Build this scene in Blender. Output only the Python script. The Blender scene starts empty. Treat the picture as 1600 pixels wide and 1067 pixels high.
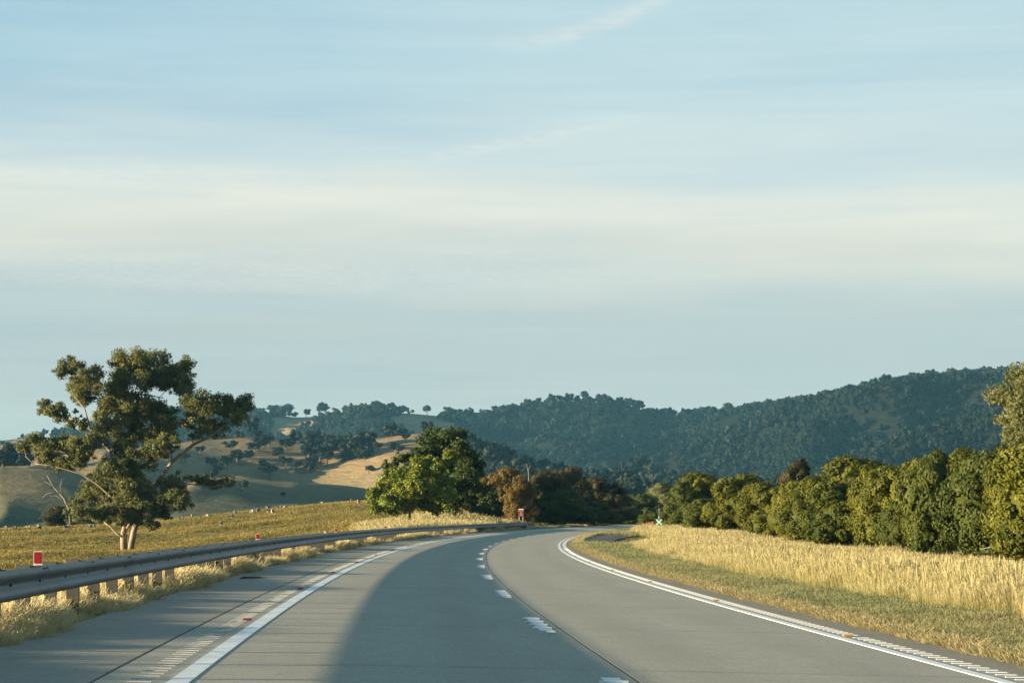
import bpy, math, random
import numpy as np
from mathutils import Vector

SC = bpy.context.scene
COL = SC.collection
R = math.radians
rng = np.random.default_rng(7)

# ------------------------------------------------------------------ camera
F = 3778.0; YH = 814.8; CH = 1.32
PITCH = math.atan((YH - 533.5) / F)
cam_d = bpy.data.cameras.new('camera'); cam = bpy.data.objects.new('camera', cam_d); COL.objects.link(cam)
cam.location = (0, 0, CH); cam.rotation_euler = (math.pi/2 + PITCH, 0, 0)
cam_d.sensor_width = 36; cam_d.lens = F/1600*36; cam_d.clip_start = 0.5; cam_d.clip_end = 30000
SC.camera = cam

# ------------------------------------------------------------------ exposure, world, sun
vs = SC.view_settings
vs.view_transform = 'Standard'; vs.look = 'None'; vs.gamma = 1; vs.use_curve_mapping = False
vs.exposure = 2.0
SUN_EL = 7.8; SUN_AZ = 14.0          # degrees behind pure left
sd = Vector((-math.cos(R(SUN_AZ))*math.cos(R(SUN_EL)), -math.sin(R(SUN_AZ))*math.cos(R(SUN_EL)), math.sin(R(SUN_EL))))
sun_d = bpy.data.lights.new('sun', 'SUN'); sun = bpy.data.objects.new('sun', sun_d); COL.objects.link(sun)
sun_d.energy = 5.0; sun_d.angle = R(0.55); sun_d.color = (1.0, 0.80, 0.52)
sun.rotation_euler = sd.to_track_quat('Z', 'Y').to_euler(); sun.location = (-60, -20, 40)

W = bpy.data.worlds.new('World'); SC.world = W; W.use_nodes = True
wn = W.node_tree; wn.nodes.clear()
class NT:
    """small helper to write node trees"""
    def __init__(s, t): s.t = t
    def n(s, typ, **kw):
        nd = s.t.nodes.new(typ)
        for k, v in kw.items(): setattr(nd, k, v)
        return nd
    def put(s, sock, v):
        if isinstance(v, bpy.types.NodeSocket): s.t.links.new(v, sock)
        else: sock.default_value = v
    def m(s, op, a, b=0.0, c=None, clamp=False):
        nd = s.n('ShaderNodeMath', operation=op, use_clamp=clamp); s.put(nd.inputs[0], a); s.put(nd.inputs[1], b)
        if c is not None: s.put(nd.inputs[2], c)
        return nd.outputs[0]
    def mix(s, f, a, b, typ='RGBA', blend='MIX'):
        nd = s.n('ShaderNodeMix', data_type=typ, blend_type=blend)
        s.put(nd.inputs[0], f)
        i = 6 if typ == 'RGBA' else 2
        s.put(nd.inputs[i], c4(a)); s.put(nd.inputs[i+1], c4(b))
        return nd.outputs[2 if typ == 'RGBA' else 0]
    def noise(s, vec, scale, detail=3, rough=.55, dist=0, out=0):
        nd = s.n('ShaderNodeTexNoise'); s.put(nd.inputs['Scale'], scale); nd.inputs['Detail'].default_value = detail
        nd.inputs['Roughness'].default_value = rough; nd.inputs['Distortion'].default_value = dist
        if vec is not None: s.t.links.new(vec, nd.inputs['Vector'])
        return nd.outputs[out]
    def vmul(s, vec, v):
        nd = s.n('ShaderNodeVectorMath', operation='MULTIPLY'); s.put(nd.inputs[0], vec); nd.inputs[1].default_value = v
        return nd.outputs[0]
    def ramp(s, fac, stops, interp='LINEAR'):
        nd = s.n('ShaderNodeValToRGB'); nd.color_ramp.interpolation = interp; cr = nd.color_ramp
        while len(cr.elements) < len(stops): cr.elements.new(0.5)
        for e, (p, c) in zip(cr.elements, stops): e.position = p; e.color = c4(c)
        s.put(nd.inputs[0], fac); return nd.outputs[0]
    def mr(s, v, a, b, c=0., d=1., smooth=False):
        nd = s.n('ShaderNodeMapRange', interpolation_type='SMOOTHSTEP' if smooth else 'LINEAR')
        s.put(nd.inputs[0], v); s.put(nd.inputs[1], a); s.put(nd.inputs[2], b); s.put(nd.inputs[3], c); s.put(nd.inputs[4], d)
        return nd.outputs[0]
def c4(c):
    if isinstance(c, bpy.types.NodeSocket): return c
    if isinstance(c, (int, float)): return (c, c, c, 1) if False else c
    return tuple(c) + (1,) if len(c) == 3 else tuple(c)

w = NT(wn)
sky = w.n('ShaderNodeTexSky', sky_type='NISHITA', sun_disc=False, sun_elevation=R(SUN_EL),
          sun_rotation=math.atan2(sd.x, sd.y), altitude=200, air_density=1.0, dust_density=1.2, ozone_density=2.0)
tc = w.n('ShaderNodeTexCoord').outputs['Generated']
sep = w.n('ShaderNodeSeparateXYZ'); wn.links.new(tc, sep.inputs[0])
el = w.m('MULTIPLY', w.m('ARCSINE', sep.outputs[2]), 180/math.pi)
az = w.m('MULTIPLY', w.m('ARCTAN2', sep.outputs[0], sep.outputs[1]), 180/math.pi)
comb = w.n('ShaderNodeCombineXYZ'); wn.links.new(az, comb.inputs[0]); wn.links.new(el, comb.inputs[1])
ae = comb.outputs[0]
SKYK = 0.25        # picture value -> radiance before exposure
def lin(r, g, b, k=1.0):
    f = lambda v: ((v/255+.055)/1.055)**2.4 if v/255 > .04045 else v/255/12.92
    return (f(r)*k, f(g)*k, f(b)*k)
warp = w.m('MULTIPLY', w.m('SUBTRACT', w.noise(w.vmul(ae, (.07, .35, 1)), 1.0, 4), .5), 2.2)
tilt = w.m('ADD', w.m('ADD', el, warp), w.m('MULTIPLY', az, .03))
# thin high veil of cloud, its cover and tint changing with height above the horizon
veil_col = w.ramp(w.mr(tilt, 0, 16), [
    (0.00, lin(194, 200, 188, SKYK)), (0.10, lin(190, 198, 190, SKYK)), (0.23, lin(186, 196, 195, SKYK)),
    (0.31, lin(190, 201, 199, SKYK)), (0.40, lin(216, 219, 209, SKYK)), (0.46, lin(226, 228, 217, SKYK)), (0.535, lin(206, 220, 221, SKYK)),
    (0.68, lin(196, 218, 223, SKYK)), (1.00, lin(176, 208, 222, SKYK))], 'EASE')
veil = w.ramp(w.mr(tilt, 0, 16), [(0, (.93,)*3), (.3, (.86,)*3), (.42, (.95,)*3), (.56, (.8,)*3), (1, (.72,)*3)])
streak = w.noise(w.vmul(ae, (.10, .9, 1)), 1.0, 5, .6, .6)
veil_f = w.m('ADD', veil, w.m('MULTIPLY', w.m('SUBTRACT', streak, .5), .55), clamp=True)
# the clear air behind is bluer to the left
blue = w.ramp(w.mr(az, -16, 14), [(0, lin(132, 186, 216, SKYK)), (1, lin(176, 208, 222, SKYK))])
nish = w.mix(1.0, sky.outputs[0], (0.042, 0.055, 0.06), blend='MULTIPLY')
clear = w.mix(.72, nish, blue)
veil_f = w.m('SUBTRACT', veil_f, w.m('MULTIPLY', w.mr(az, 3, -14), w.mr(tilt, 8, 10, 0, .35)), clamp=True)
skyc = w.mix(veil_f, clear, veil_col)
# wisps
def wisp(a0, e0, slope, curve, half, width, strength, seedoff):
    da = w.m('SUBTRACT', az, a0)
    line = w.m('ADD', w.m('MULTIPLY', da, slope), w.m('MULTIPLY', w.m('MULTIPLY', da, da), curve))
    dn = w.m('SUBTRACT', w.m('SUBTRACT', el, e0), line)
    dn = w.m('ADD', dn, w.m('MULTIPLY', w.m('SUBTRACT', w.noise(w.vmul(ae, (1.1, 2.0, 1)), 1.0+seedoff*.1, 4), .5), width*1.6))
    g = w.m('EXPONENT', w.m('MULTIPLY', w.m('POWER', w.m('ABSOLUTE', w.m('DIVIDE', dn, width)), 2.0), -1.0))
    e = w.m('EXPONENT', w.m('MULTIPLY', w.m('POWER', w.m('ABSOLUTE', w.m('DIVIDE', da, half)), 4.0), -1.0))
    n = w.mr(w.noise(w.vmul(ae, (.8, 3.0, 1)), 1.6+seedoff, 4), .3, .7)
    return w.m('MULTIPLY', w.m('MULTIPLY', g, e), w.m('MULTIPLY', n, strength))
ws = w.m('ADD', wisp(2.1, 11.7, .32, .06, 2.2, .20, .75, 0), wisp(.2, 8.95, .17, .01, 2.4, .16, .6, 1))
ws = w.m('ADD', ws, w.m('ADD', wisp(-7.5, 8.0, -.03, 0.0, 4.5, .28, .7, 2), w.m('ADD', wisp(4.5, 7.4, .02, 0.0, 7, .35, .5, 3), wisp(-4, 5.9, .01, 0.0, 9, .5, .45, 4))), clamp=True)
skyc = w.mix(ws, skyc, lin(222, 228, 224, SKYK))
st2 = w.noise(w.vmul(w.vmul(ae, (1, 1, 1)), (.045, .85, 1)), 1.0, 6, .62, .8)
st3 = w.noise(w.vmul(ae, (.16, 2.4, 1)), 1.0, 5, .6, .5)
lum = w.m('ADD', w.m('ADD', 1.045, w.m('MULTIPLY', w.m('SUBTRACT', st2, .5), .26)), w.m('MULTIPLY', w.m('SUBTRACT', st3, .5), .11))
lc = w.n('ShaderNodeCombineXYZ'); wn.links.new(w.m('ADD', 1.0, w.m('MULTIPLY', w.m('SUBTRACT', lum, 1.0), 1.35)), lc.inputs[0]); wn.links.new(lum, lc.inputs[1]); wn.links.new(w.m('ADD', 1.0, w.m('MULTIPLY', w.m('SUBTRACT', lum, 1.0), .6)), lc.inputs[2])
skyc = w.mix(1.0, skyc, lc.outputs[0], blend='MULTIPLY')
# the veil thins overhead to a deeper clear blue
zen = w.mr(el, 13, 42, 0, 1, True)
skyc = w.mix(zen, skyc, w.mix(1.0, skyc, (.40, .54, .63), blend='MULTIPLY'))
bg = w.n('ShaderNodeBackground'); wn.links.new(skyc, bg.inputs[0]); bg.inputs[1].default_value = 1.0
wo = w.n('ShaderNodeOutputWorld'); wn.links.new(bg.outputs[0], wo.inputs[0])

SC.cycles.max_bounces = 6; SC.cycles.diffuse_bounces = 3; SC.cycles.glossy_bounces = 2
SC.cycles.transmission_bounces = 3; SC.cycles.volume_bounces = 1; SC.cycles.transparent_max_bounces = 4
SC.cycles.use_denoising = True

# ------------------------------------------------------------------ geometry helpers
def ray(px, py):
    d = np.array([px-800., F, 533.5-py]); c, s = math.cos(PITCH), math.sin(PITCH)
    d = np.array([d[0], d[1]*c - d[2]*s, d[1]*s + d[2]*c]); return d/d[1]
def at(px, py, depth):
    return Vector(ray(px, py)*depth) + Vector((0, 0, CH))
def smooth(a, b, x):
    t = np.clip((np.asarray(x, float)-a)/(b-a), 0, 1); return t*t*(3-2*t)
def C_(y):
    s = np.asarray(y, float)/100; return 1.9125 - 5.8116*s + 2.404*s*s + .2801*s**3
def dC(y):
    s = np.asarray(y, float)/100; return (-5.8116 + 4.808*s + .8403*s*s)/100
def road_z(u, y):
    return -.0201*np.clip(u, -7, 9) + .065*(np.asarray(y, float)/100)**2

def mesh(name, V, Fc, attrs=None, smooth_=False, uv=None, mats=None, midx=None):
    me = bpy.data.meshes.new(name)
    V = np.asarray(V, np.float32)
    if isinstance(Fc, np.ndarray):
        n, k = Fc.shape
        me.vertices.add(len(V)); me.vertices.foreach_set('co', V.ravel())
        me.loops.add(n*k); me.loops.foreach_set('vertex_index', Fc.ravel().astype(np.int32))
        me.polygons.add(n); me.polygons.foreach_set('loop_start', np.arange(0, n*k, k, dtype=np.int32))
        me.update(calc_edges=True)
    else:
        me.from_pydata(V.tolist(), [], Fc); me.update()
    if attrs:
        for k, a in attrs.items():
            at_ = me.attributes.new(k, 'FLOAT', 'POINT'); at_.data.foreach_set('value', np.asarray(a, np.float32).ravel())
    if uv is not None:
        l = me.uv_layers.new(name='UVMap'); vi = np.zeros(len(me.loops), np.int32); me.loops.foreach_get('vertex_index', vi)
        l.data.foreach_set('uv', np.asarray(uv, np.float32)[vi].ravel())
    if smooth_: me.polygons.foreach_set('use_smooth', np.ones(len(me.polygons), bool))
    if mats:
        for m_ in mats: me.materials.append(m_)
    if midx is not None: me.polygons.foreach_set('material_index', np.asarray(midx, np.int32))
    return me
def obj(name, me, mat=None, parent=None, **props):
    o = bpy.data.objects.new(name, me); COL.objects.link(o)
    if mat is not None and me is not None and len(me.materials) == 0: me.materials.append(mat)
    if parent is not None: o.parent = parent
    for k, v in props.items(): o[k] = v
    return o
def empty(name, loc=(0, 0, 0), rz=0, **props):
    o = bpy.data.objects.new(name, None); COL.objects.link(o); o.location = loc; o.rotation_euler = (0, 0, rz)
    o.empty_display_size = .3
    for k, v in props.items(): o[k] = v
    return o
def copy_tree(src, **props):
    c = src.copy(); COL.objects.link(c)
    for k, v in props.items(): c[k] = v
    for ch in src.children:
        d = ch.copy(); COL.objects.link(d); d.parent = c
    return c
class MB:
    def __init__(s): s.v = []; s.f = []
    def add(s, V, Fc):
        n = len(s.v); s.v += [tuple(map(float, p)) for p in V]; s.f += [[i+n for i in q] for q in Fc]
    def box(s, c, d, ax=None):
        c = np.array(c, float); d = np.array(d, float)/2
        P = np.array([(x, y, z) for x in (-1, 1) for y in (-1, 1) for z in (-1, 1)], float)*d
        if ax is not None: P = P @ np.array(ax, float)
        s.add(P+c, [(0, 1, 3, 2), (4, 6, 7, 5), (0, 4, 5, 1), (2, 3, 7, 6), (0, 2, 6, 4), (1, 5, 7, 3)])
    def tube(s, pts, rad, n=7):
        pts = [Vector(p) for p in pts]; rings = []
        for i, p in enumerate(pts):
            t = (pts[min(i+1, len(pts)-1)] - pts[max(i-1, 0)]).normalized()
            a = t.orthogonal().normalized() if i == 0 else (a - t*a.dot(t)).normalized()
            b = t.cross(a); r = rad[i]
            rings.append([p + (a*math.cos(2*math.pi*k/n) + b*math.sin(2*math.pi*k/n))*r*(1+.12*math.sin(3*k+i)) for k in range(n)])
        V = [q for rg in rings for q in rg]; Fc = []
        for i in range(len(rings)-1):
            for k in range(n):
                Fc.append((i*n+k, i*n+(k+1) % n, (i+1)*n+(k+1) % n, (i+1)*n+k))
        Fc.append(tuple(range(n))[::-1]); Fc.append(tuple((len(rings)-1)*n+k for k in range(n)))
        s.add(V, Fc)
    def me(s, name, sm=False): return mesh(name, s.v, s.f, smooth_=sm)

# value noise for terrain
def vnoise(x, y, seed=0):
    x = np.asarray(x, float); y = np.asarray(y, float)
    xi = np.floor(x).astype(np.int64); yi = np.floor(y).astype(np.int64); fx = x-xi; fy = y-yi
    fx = fx*fx*(3-2*fx); fy = fy*fy*(3-2*fy)
    def h(a, b):
        n = (a*374761393 + b*668265263 + seed*974634777) & 0xffffffff
        n = ((n ^ (n >> 13))*1274126177) & 0xffffffff
        return ((n ^ (n >> 16)) & 0xffff)/65535.
    return (h(xi, yi)*(1-fx) + h(xi+1, yi)*fx)*(1-fy) + (h(xi, yi+1)*(1-fx) + h(xi+1, yi+1)*fx)*fy
def fbm(x, y, o=4, seed=0):
    s = 0; a = .5
    for i in range(o): s = s + a*(vnoise(x, y, seed+i)-.5); x = x*2.03; y = y*2.03; a *= .5
    return s*2
def ridged(x, y, o=3, seed=0):
    s = 0; a = .5
    for i in range(o): s = s + a*(1-2*np.abs(vnoise(x, y, seed+i)-.5)*2); x = x*2.1; y = y*2.1; a *= .5
    return s

# ------------------------------------------------------------------ terrain
def prof(pts, px):
    p = np.array(pts, float); px = np.asarray(px, float)
    return sum(w_*np.interp(px+o_, p[:, 0], p[:, 1]) for o_, w_ in ((-36, .08), (-24, .12), (-12, .18), (0, .24), (12, .18), (24, .12), (36, .08)))
def px_to_z(py, r):                      # height of a point seen at image row py at distance r
    py = np.asarray(py, float)
    return CH + r*np.tan(PITCH + np.arctan((533.5-py)/F))
CREST = [(-600, 850), (-200, 836), (0, 829), (100, 825), (200, 819), (300, 812), (400, 801), (500, 791), (560, 787), (640, 788), (720, 790), (800, 797), (860, 812), (1000, 822), (3000, 822)]
def field_z(x, y):
    px = 800 + F*x/np.maximum(y, 20)
    z100 = prof([(-3000, -2.6), (200, -2.4), (500, -1.9), (620, -1.2), (700, -.3), (900, 0), (2500, -.2)], px)
    z250 = prof([(-1500, -2.6), (200, -2.3), (400, -1.5), (560, .1), (680, 1.3), (760, 1.7), (840, 1.3), (900, .6), (1000, .5), (2500, .2)], px)
    z480 = px_to_z(prof(CREST, px), 480.)
    z = np.where(y < 250, z100 + (z250-z100)*smooth(90, 250, y), z250 + (z480-z250)*smooth(250, 480, y))
    z = z + .34*np.sin(y/13. + 2.2*fbm(x/45., y/30., 2, 14))*smooth(110, 170, y)*smooth(478, 420, y) + .25*fbm(x/23., y/31., 3, 3)*smooth(60, 160, y) + .10*fbm(x/5., y/9., 2, 9)*smooth(100, 200, y)
    return z
def G(x, y):
    x = np.asarray(x, float); y = np.asarray(y, float)
    yr = np.clip(y, -100, 520)
    u = (x - C_(yr))
    zr = road_z(u, yr)
    zf = field_z(x, y)
    wl = smooth(6.6, 17, -u); wr = smooth(20, 60, u)
    zz = zr - .05*smooth(-4.4, -5.2, -np.abs(u)) * 0
    zverge = zr + .12*smooth(5, 9, u)*smooth(70, 200, y) + .5*smooth(6, 11, u)*smooth(190, 250, y) + .05*fbm(x/3., y/3., 2, 5)*smooth(5.8, 7.5, np.abs(u))
    zverge = zverge - .62*smooth(8.5, 19, u)*smooth(215, 120, y)
    z = zverge*(1-wl)*(1-wr) + zf*np.maximum(wl, wr)
    dep = .10*smooth(-6.0, -5.55, u)*(1-smooth(4.3, 4.7, u))       # bed under the slabs
    return z - dep
def nonuni(segs):
    out = []
    for a, b, s in segs: out += list(np.arange(a, b, s))
    return np.array(out + [segs[-1][1]])
def grid_mesh(name, X, Y, Z, attrs=None):
    ny, nx = X.shape
    V = np.stack([X.ravel(), Y.ravel(), Z.ravel()], 1)
    i = np.arange(nx*ny).reshape(ny, nx)
    Fq = np.stack([i[:-1, :-1].ravel(), i[:-1, 1:].ravel(), i[1:, 1:].ravel(), i[1:, :-1].ravel()], 1)
    return mesh(name, V, Fq, attrs=attrs, smooth_=True)

B = [(-900, 780), (-300, 738), (-80, 708), (0, 700), (60, 702), (140, 705), (230, 700), (300, 690), (350, 682), (400, 680), (440, 686), (480, 691), (540, 688), (600, 678), (650, 671), (700, 680), (760, 708), (820, 735), (900, 758), (1000, 775), (3000, 780)]
B0 = [(-900, 800), (-200, 762), (0, 746), (60, 738), (130, 752), (220, 760), (300, 752), (360, 744), (430, 752), (520, 757), (600, 770), (900, 790), (3000, 790)]
E_ = [(-900, 800), (900, 800), (1240, 770), (1300, 745), (1400, 705), (1500, 668), (1560, 644), (1600, 628), (1700, 610), (3000, 640)]
D_ = [(-900, 770), (600, 760), (900, 752), (960, 738), (1050, 706), (1150, 669), (1240, 633), (1310, 610), (1370, 602), (1450, 602), (1530, 612), (1640, 640), (3000, 690)]
C2 = [(-900, 705), (-200, 694), (0, 687), (60, 684), (130, 678), (200, 662), (270, 645), (350, 642), (390, 644), (420, 650), (500, 652), (560, 647), (610, 642), (660, 645), (720, 652), (745, 650), (800, 641), (850, 633), (885, 626), (915, 619), (950, 631), (1000, 643), (1050, 648), (1120, 645), (1200, 640), (1260, 635), (1330, 618), (1400, 605), (1480, 598), (1530, 592), (1600, 590), (1800, 610), (3000, 680)]
def hills_z(th, r):
    px = 800 + F*np.tan(th)
    ctr = [(480, None), (560, 'a'), (760, 'v'), (1150, B0), (1260, 'b'), (1560, B), (1700, 'c'), (1900, 'd'), (2150, E_), (2290, 'e'), (2620, D_), (2800, 'f'), (3250, C2), (3900, 'g'), (5200, 'h')]
    z0 = px_to_z(prof(CREST, px), 480.)
    zB0 = px_to_z(prof(B0, px), 1150.); zB = px_to_z(prof(B, px), 1560.); zE = px_to_z(prof(E_, px), 2150.)
    zD = px_to_z(prof(D_, px), 2620.); zC = px_to_z(prof(C2, px), 3250.)
    vals = {480: z0, 560: z0-3, 760: z0*0-9, 1150: zB0, 1260: zB0-5, 1560: zB, 1700: zB-14, 1900: np.minimum(zB-22, zE*.3), 2150: zE,
            2290: zE-34, 2620: zD, 2800: np.minimum(zD, zC)-38, 3250: zC, 3900: zC-70, 5200: zC*0+30}
    rr = np.array(sorted(vals)); Z = np.stack([vals[k]+0*px for k in rr])
    out = np.zeros_like(r)
    for i in range(len(rr)-1):
        m = (r >= rr[i]) & (r <= rr[i+1])
        if rr[i] < 560: t = smooth(rr[i], rr[i+1], r)
        else:
            t = np.clip((r-rr[i])/(rr[i+1]-rr[i]), 0, 1); t = .45*t + .55*(t*t*(3-2*t))
        out = np.where(m, Z[i] + (Z[i+1]-Z[i])*t, out)
    x = r*np.sin(th); y = r*np.cos(th)
    crest = np.zeros_like(r)
    for rc, wd in ((1560, 110), (2150, 60), (2620, 70), (3250, 75), (1150, 80)): crest = np.maximum(crest, np.exp(-((r-rc)/wd)**2))
    amp = smooth(620, 1000, r)
    gul = ridged((x*.93+y*.25)/240., (y*.97-x*.25)/520., 3, 11)
    out = out + amp*(1-crest*.93)*((gul-.35)*(40+55*smooth(1700, 2100, r))*smooth(800, 1300, r) + 15*fbm(x/130., y/170., 4, 21))
    out = out + amp*(ridged(x/75., y/160., 2, 31)-.3)*(7+8*smooth(1700, 1500, r))*(1-crest*.7)
    capC = (zC-CH)/3250.*r + CH - 2.0; capB = (zB-CH)/1560.*r + CH - 1.0
    keepc = np.abs(r-3250) < 25
    out = np.where((r > 1700) & (r < 3900) & ~keepc, np.minimum(out, capC), out)
    out = np.where((r > 800) & (r < 1540), np.minimum(out, capB), out)
    return out
def HT(x, y):                              # any terrain height
    x = np.asarray(x, float); y = np.asarray(y, float)
    r = np.hypot(x, y); th = np.arctan2(x, y)
    return np.where(r < 500, G(x, y), np.where(r < 520, np.minimum(G(x, y), hills_z(th, r)), hills_z(th, r)))
FOREST_PX = None
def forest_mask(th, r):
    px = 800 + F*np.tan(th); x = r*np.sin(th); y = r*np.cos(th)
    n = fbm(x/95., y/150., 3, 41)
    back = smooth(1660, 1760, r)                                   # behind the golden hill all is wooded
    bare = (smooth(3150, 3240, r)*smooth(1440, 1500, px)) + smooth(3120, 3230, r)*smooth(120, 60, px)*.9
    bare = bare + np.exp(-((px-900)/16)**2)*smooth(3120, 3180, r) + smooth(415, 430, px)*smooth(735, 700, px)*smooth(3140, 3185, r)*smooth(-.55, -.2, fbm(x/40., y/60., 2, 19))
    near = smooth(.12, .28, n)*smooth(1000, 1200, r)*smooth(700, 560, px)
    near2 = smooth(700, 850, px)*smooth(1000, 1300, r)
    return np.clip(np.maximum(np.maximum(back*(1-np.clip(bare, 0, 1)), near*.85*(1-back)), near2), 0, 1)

# ------------------------------------------------------------------ materials
def newmat(name):
    m = bpy.data.materials.new(name); m.use_nodes = True; t = m.node_tree
    b = t.nodes['Principled BSDF']; return m, NT(t), b
def simple(name, col, rough=.6, metal=0., var=.15, scale=8., bump=0.):
    m, t, b = newmat(name)
    o = t.n('ShaderNodeTexCoord').outputs['Object']
    nz = t.noise(o, scale, 5, .6)
    c = t.mix(t.mr(nz, .3, .7), tuple(v*(1-var) for v in col), tuple(min(1, v*(1+var)) for v in col))
    t.put(b.inputs['Base Color'], c); b.inputs['Roughness'].default_value = rough; b.inputs['Metallic'].default_value = metal
    b.inputs['Specular IOR Level'].default_value = .3
    if bump:
        bp = t.n('ShaderNodeBump'); bp.inputs['Strength'].default_value = bump; t.put(bp.inputs['Height'], nz); t.put(b.inputs['Normal'], bp.outputs[0])
    return m
def leafmat(name, dark, mid, light, trans=.25, rough=.55, inst=False, nscale=.5):
    m, t, b = newmat(name)
    a = t.n('ShaderNodeAttribute', attribute_name='tint').outputs['Fac']
    pos = t.n('ShaderNodeNewGeometry').outputs['Position']
    f = t.m('ADD', t.m('MULTIPLY', a, .6), t.m('MULTIPLY', t.noise(pos, nscale, 2), .5))
    if inst:
        rd = t.n('ShaderNodeObjectInfo').outputs['Random']
        f = t.m('ADD', t.m('ADD', t.m('MULTIPLY', f, .55), t.m('MULTIPLY', rd, .40)), t.m('MULTIPLY', t.m('SUBTRACT', t.noise(pos, .004, 3), .5), 1.1))
    c = t.ramp(f, [(.15, dark), (.5, mid), (.88, light)])
    t.put(b.inputs['Base Color'], c); b.inputs['Roughness'].default_value = rough; b.inputs['Specular IOR Level'].default_value = .12
    tr = t.n('ShaderNodeBsdfTranslucent'); t.put(tr.inputs[0], t.mix(1., c, (1.25, 1.2, .7), blend='MULTIPLY'))
    mx = t.n('ShaderNodeMixShader'); mx.inputs[0].default_value = trans
    t.t.links.new(b.outputs[0], mx.inputs[1]); t.t.links.new(tr.outputs[0], mx.inputs[2])
    t.t.links.new(mx.outputs[0], t.t.nodes['Material Output'].inputs[0])
    return m
M = {}
M['wattle'] = leafmat('bush_leaves', (.020, .028, .005), (.056, .064, .008), (.125, .124, .013), trans=.14)
M['wattle_g'] = leafmat('green_bush_leaves', (.018, .028, .006), (.042, .056, .009), (.084, .096, .016), trans=.14)
M['bright'] = leafmat('bright_green_leaves', (.045, .070, .012), (.115, .150, .022), (.20, .22, .035))
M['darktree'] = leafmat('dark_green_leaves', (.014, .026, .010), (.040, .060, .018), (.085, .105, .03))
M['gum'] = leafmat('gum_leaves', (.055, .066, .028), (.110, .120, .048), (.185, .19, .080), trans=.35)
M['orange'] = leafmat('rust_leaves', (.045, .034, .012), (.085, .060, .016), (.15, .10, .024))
M['brown'] = leafmat('brown_green_leaves', (.016, .018, .010), (.042, .040, .018), (.085, .075, .028))  # darkened to stand for the shade over the trees at the road end
M['redleaf'] = leafmat('red_leaves', (.20, .04, .02), (.42, .10, .05), (.55, .2, .1))
M['far'] = leafmat('distant_gum_leaves', (.003, .006, .006), (.008, .014, .011), (.024, .031, .020), inst=True, trans=.12, nscale=.012)
M['bark'] = simple('pale_gum_bark', (.22, .175, .125), .8, var=.35, scale=1.2, bump=.4)
M['bark_d'] = simple('brown_bark', (.13, .095, .06), .85, var=.3, scale=3., bump=.4)
M['deadwood'] = simple('grey_dead_wood', (.115, .105, .09), .85, var=.2)

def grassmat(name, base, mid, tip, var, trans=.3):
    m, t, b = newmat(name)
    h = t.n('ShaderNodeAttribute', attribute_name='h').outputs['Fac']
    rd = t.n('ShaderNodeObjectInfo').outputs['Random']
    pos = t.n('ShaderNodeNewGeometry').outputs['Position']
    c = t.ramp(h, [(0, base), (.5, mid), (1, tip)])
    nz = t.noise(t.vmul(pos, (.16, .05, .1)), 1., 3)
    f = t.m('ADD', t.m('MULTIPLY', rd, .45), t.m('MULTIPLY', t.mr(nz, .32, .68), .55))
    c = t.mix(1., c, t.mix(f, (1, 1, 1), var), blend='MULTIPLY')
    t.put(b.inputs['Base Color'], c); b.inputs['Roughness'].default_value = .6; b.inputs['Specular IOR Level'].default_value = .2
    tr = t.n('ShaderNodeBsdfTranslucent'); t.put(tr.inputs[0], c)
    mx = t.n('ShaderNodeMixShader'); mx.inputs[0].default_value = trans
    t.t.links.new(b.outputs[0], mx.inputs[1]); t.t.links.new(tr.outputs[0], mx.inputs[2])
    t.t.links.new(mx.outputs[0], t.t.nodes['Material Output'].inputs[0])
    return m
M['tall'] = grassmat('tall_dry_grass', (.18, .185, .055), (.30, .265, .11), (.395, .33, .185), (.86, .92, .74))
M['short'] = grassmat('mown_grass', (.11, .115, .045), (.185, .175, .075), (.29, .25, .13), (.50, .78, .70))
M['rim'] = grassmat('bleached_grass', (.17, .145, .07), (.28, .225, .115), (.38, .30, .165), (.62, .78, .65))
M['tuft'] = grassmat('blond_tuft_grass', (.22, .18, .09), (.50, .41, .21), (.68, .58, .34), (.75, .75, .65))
M['field'] = grassmat('paddock_grass', (.09, .08, .022), (.22, .17, .048), (.36, .26, .08), (.30, .44, .32))

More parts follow.
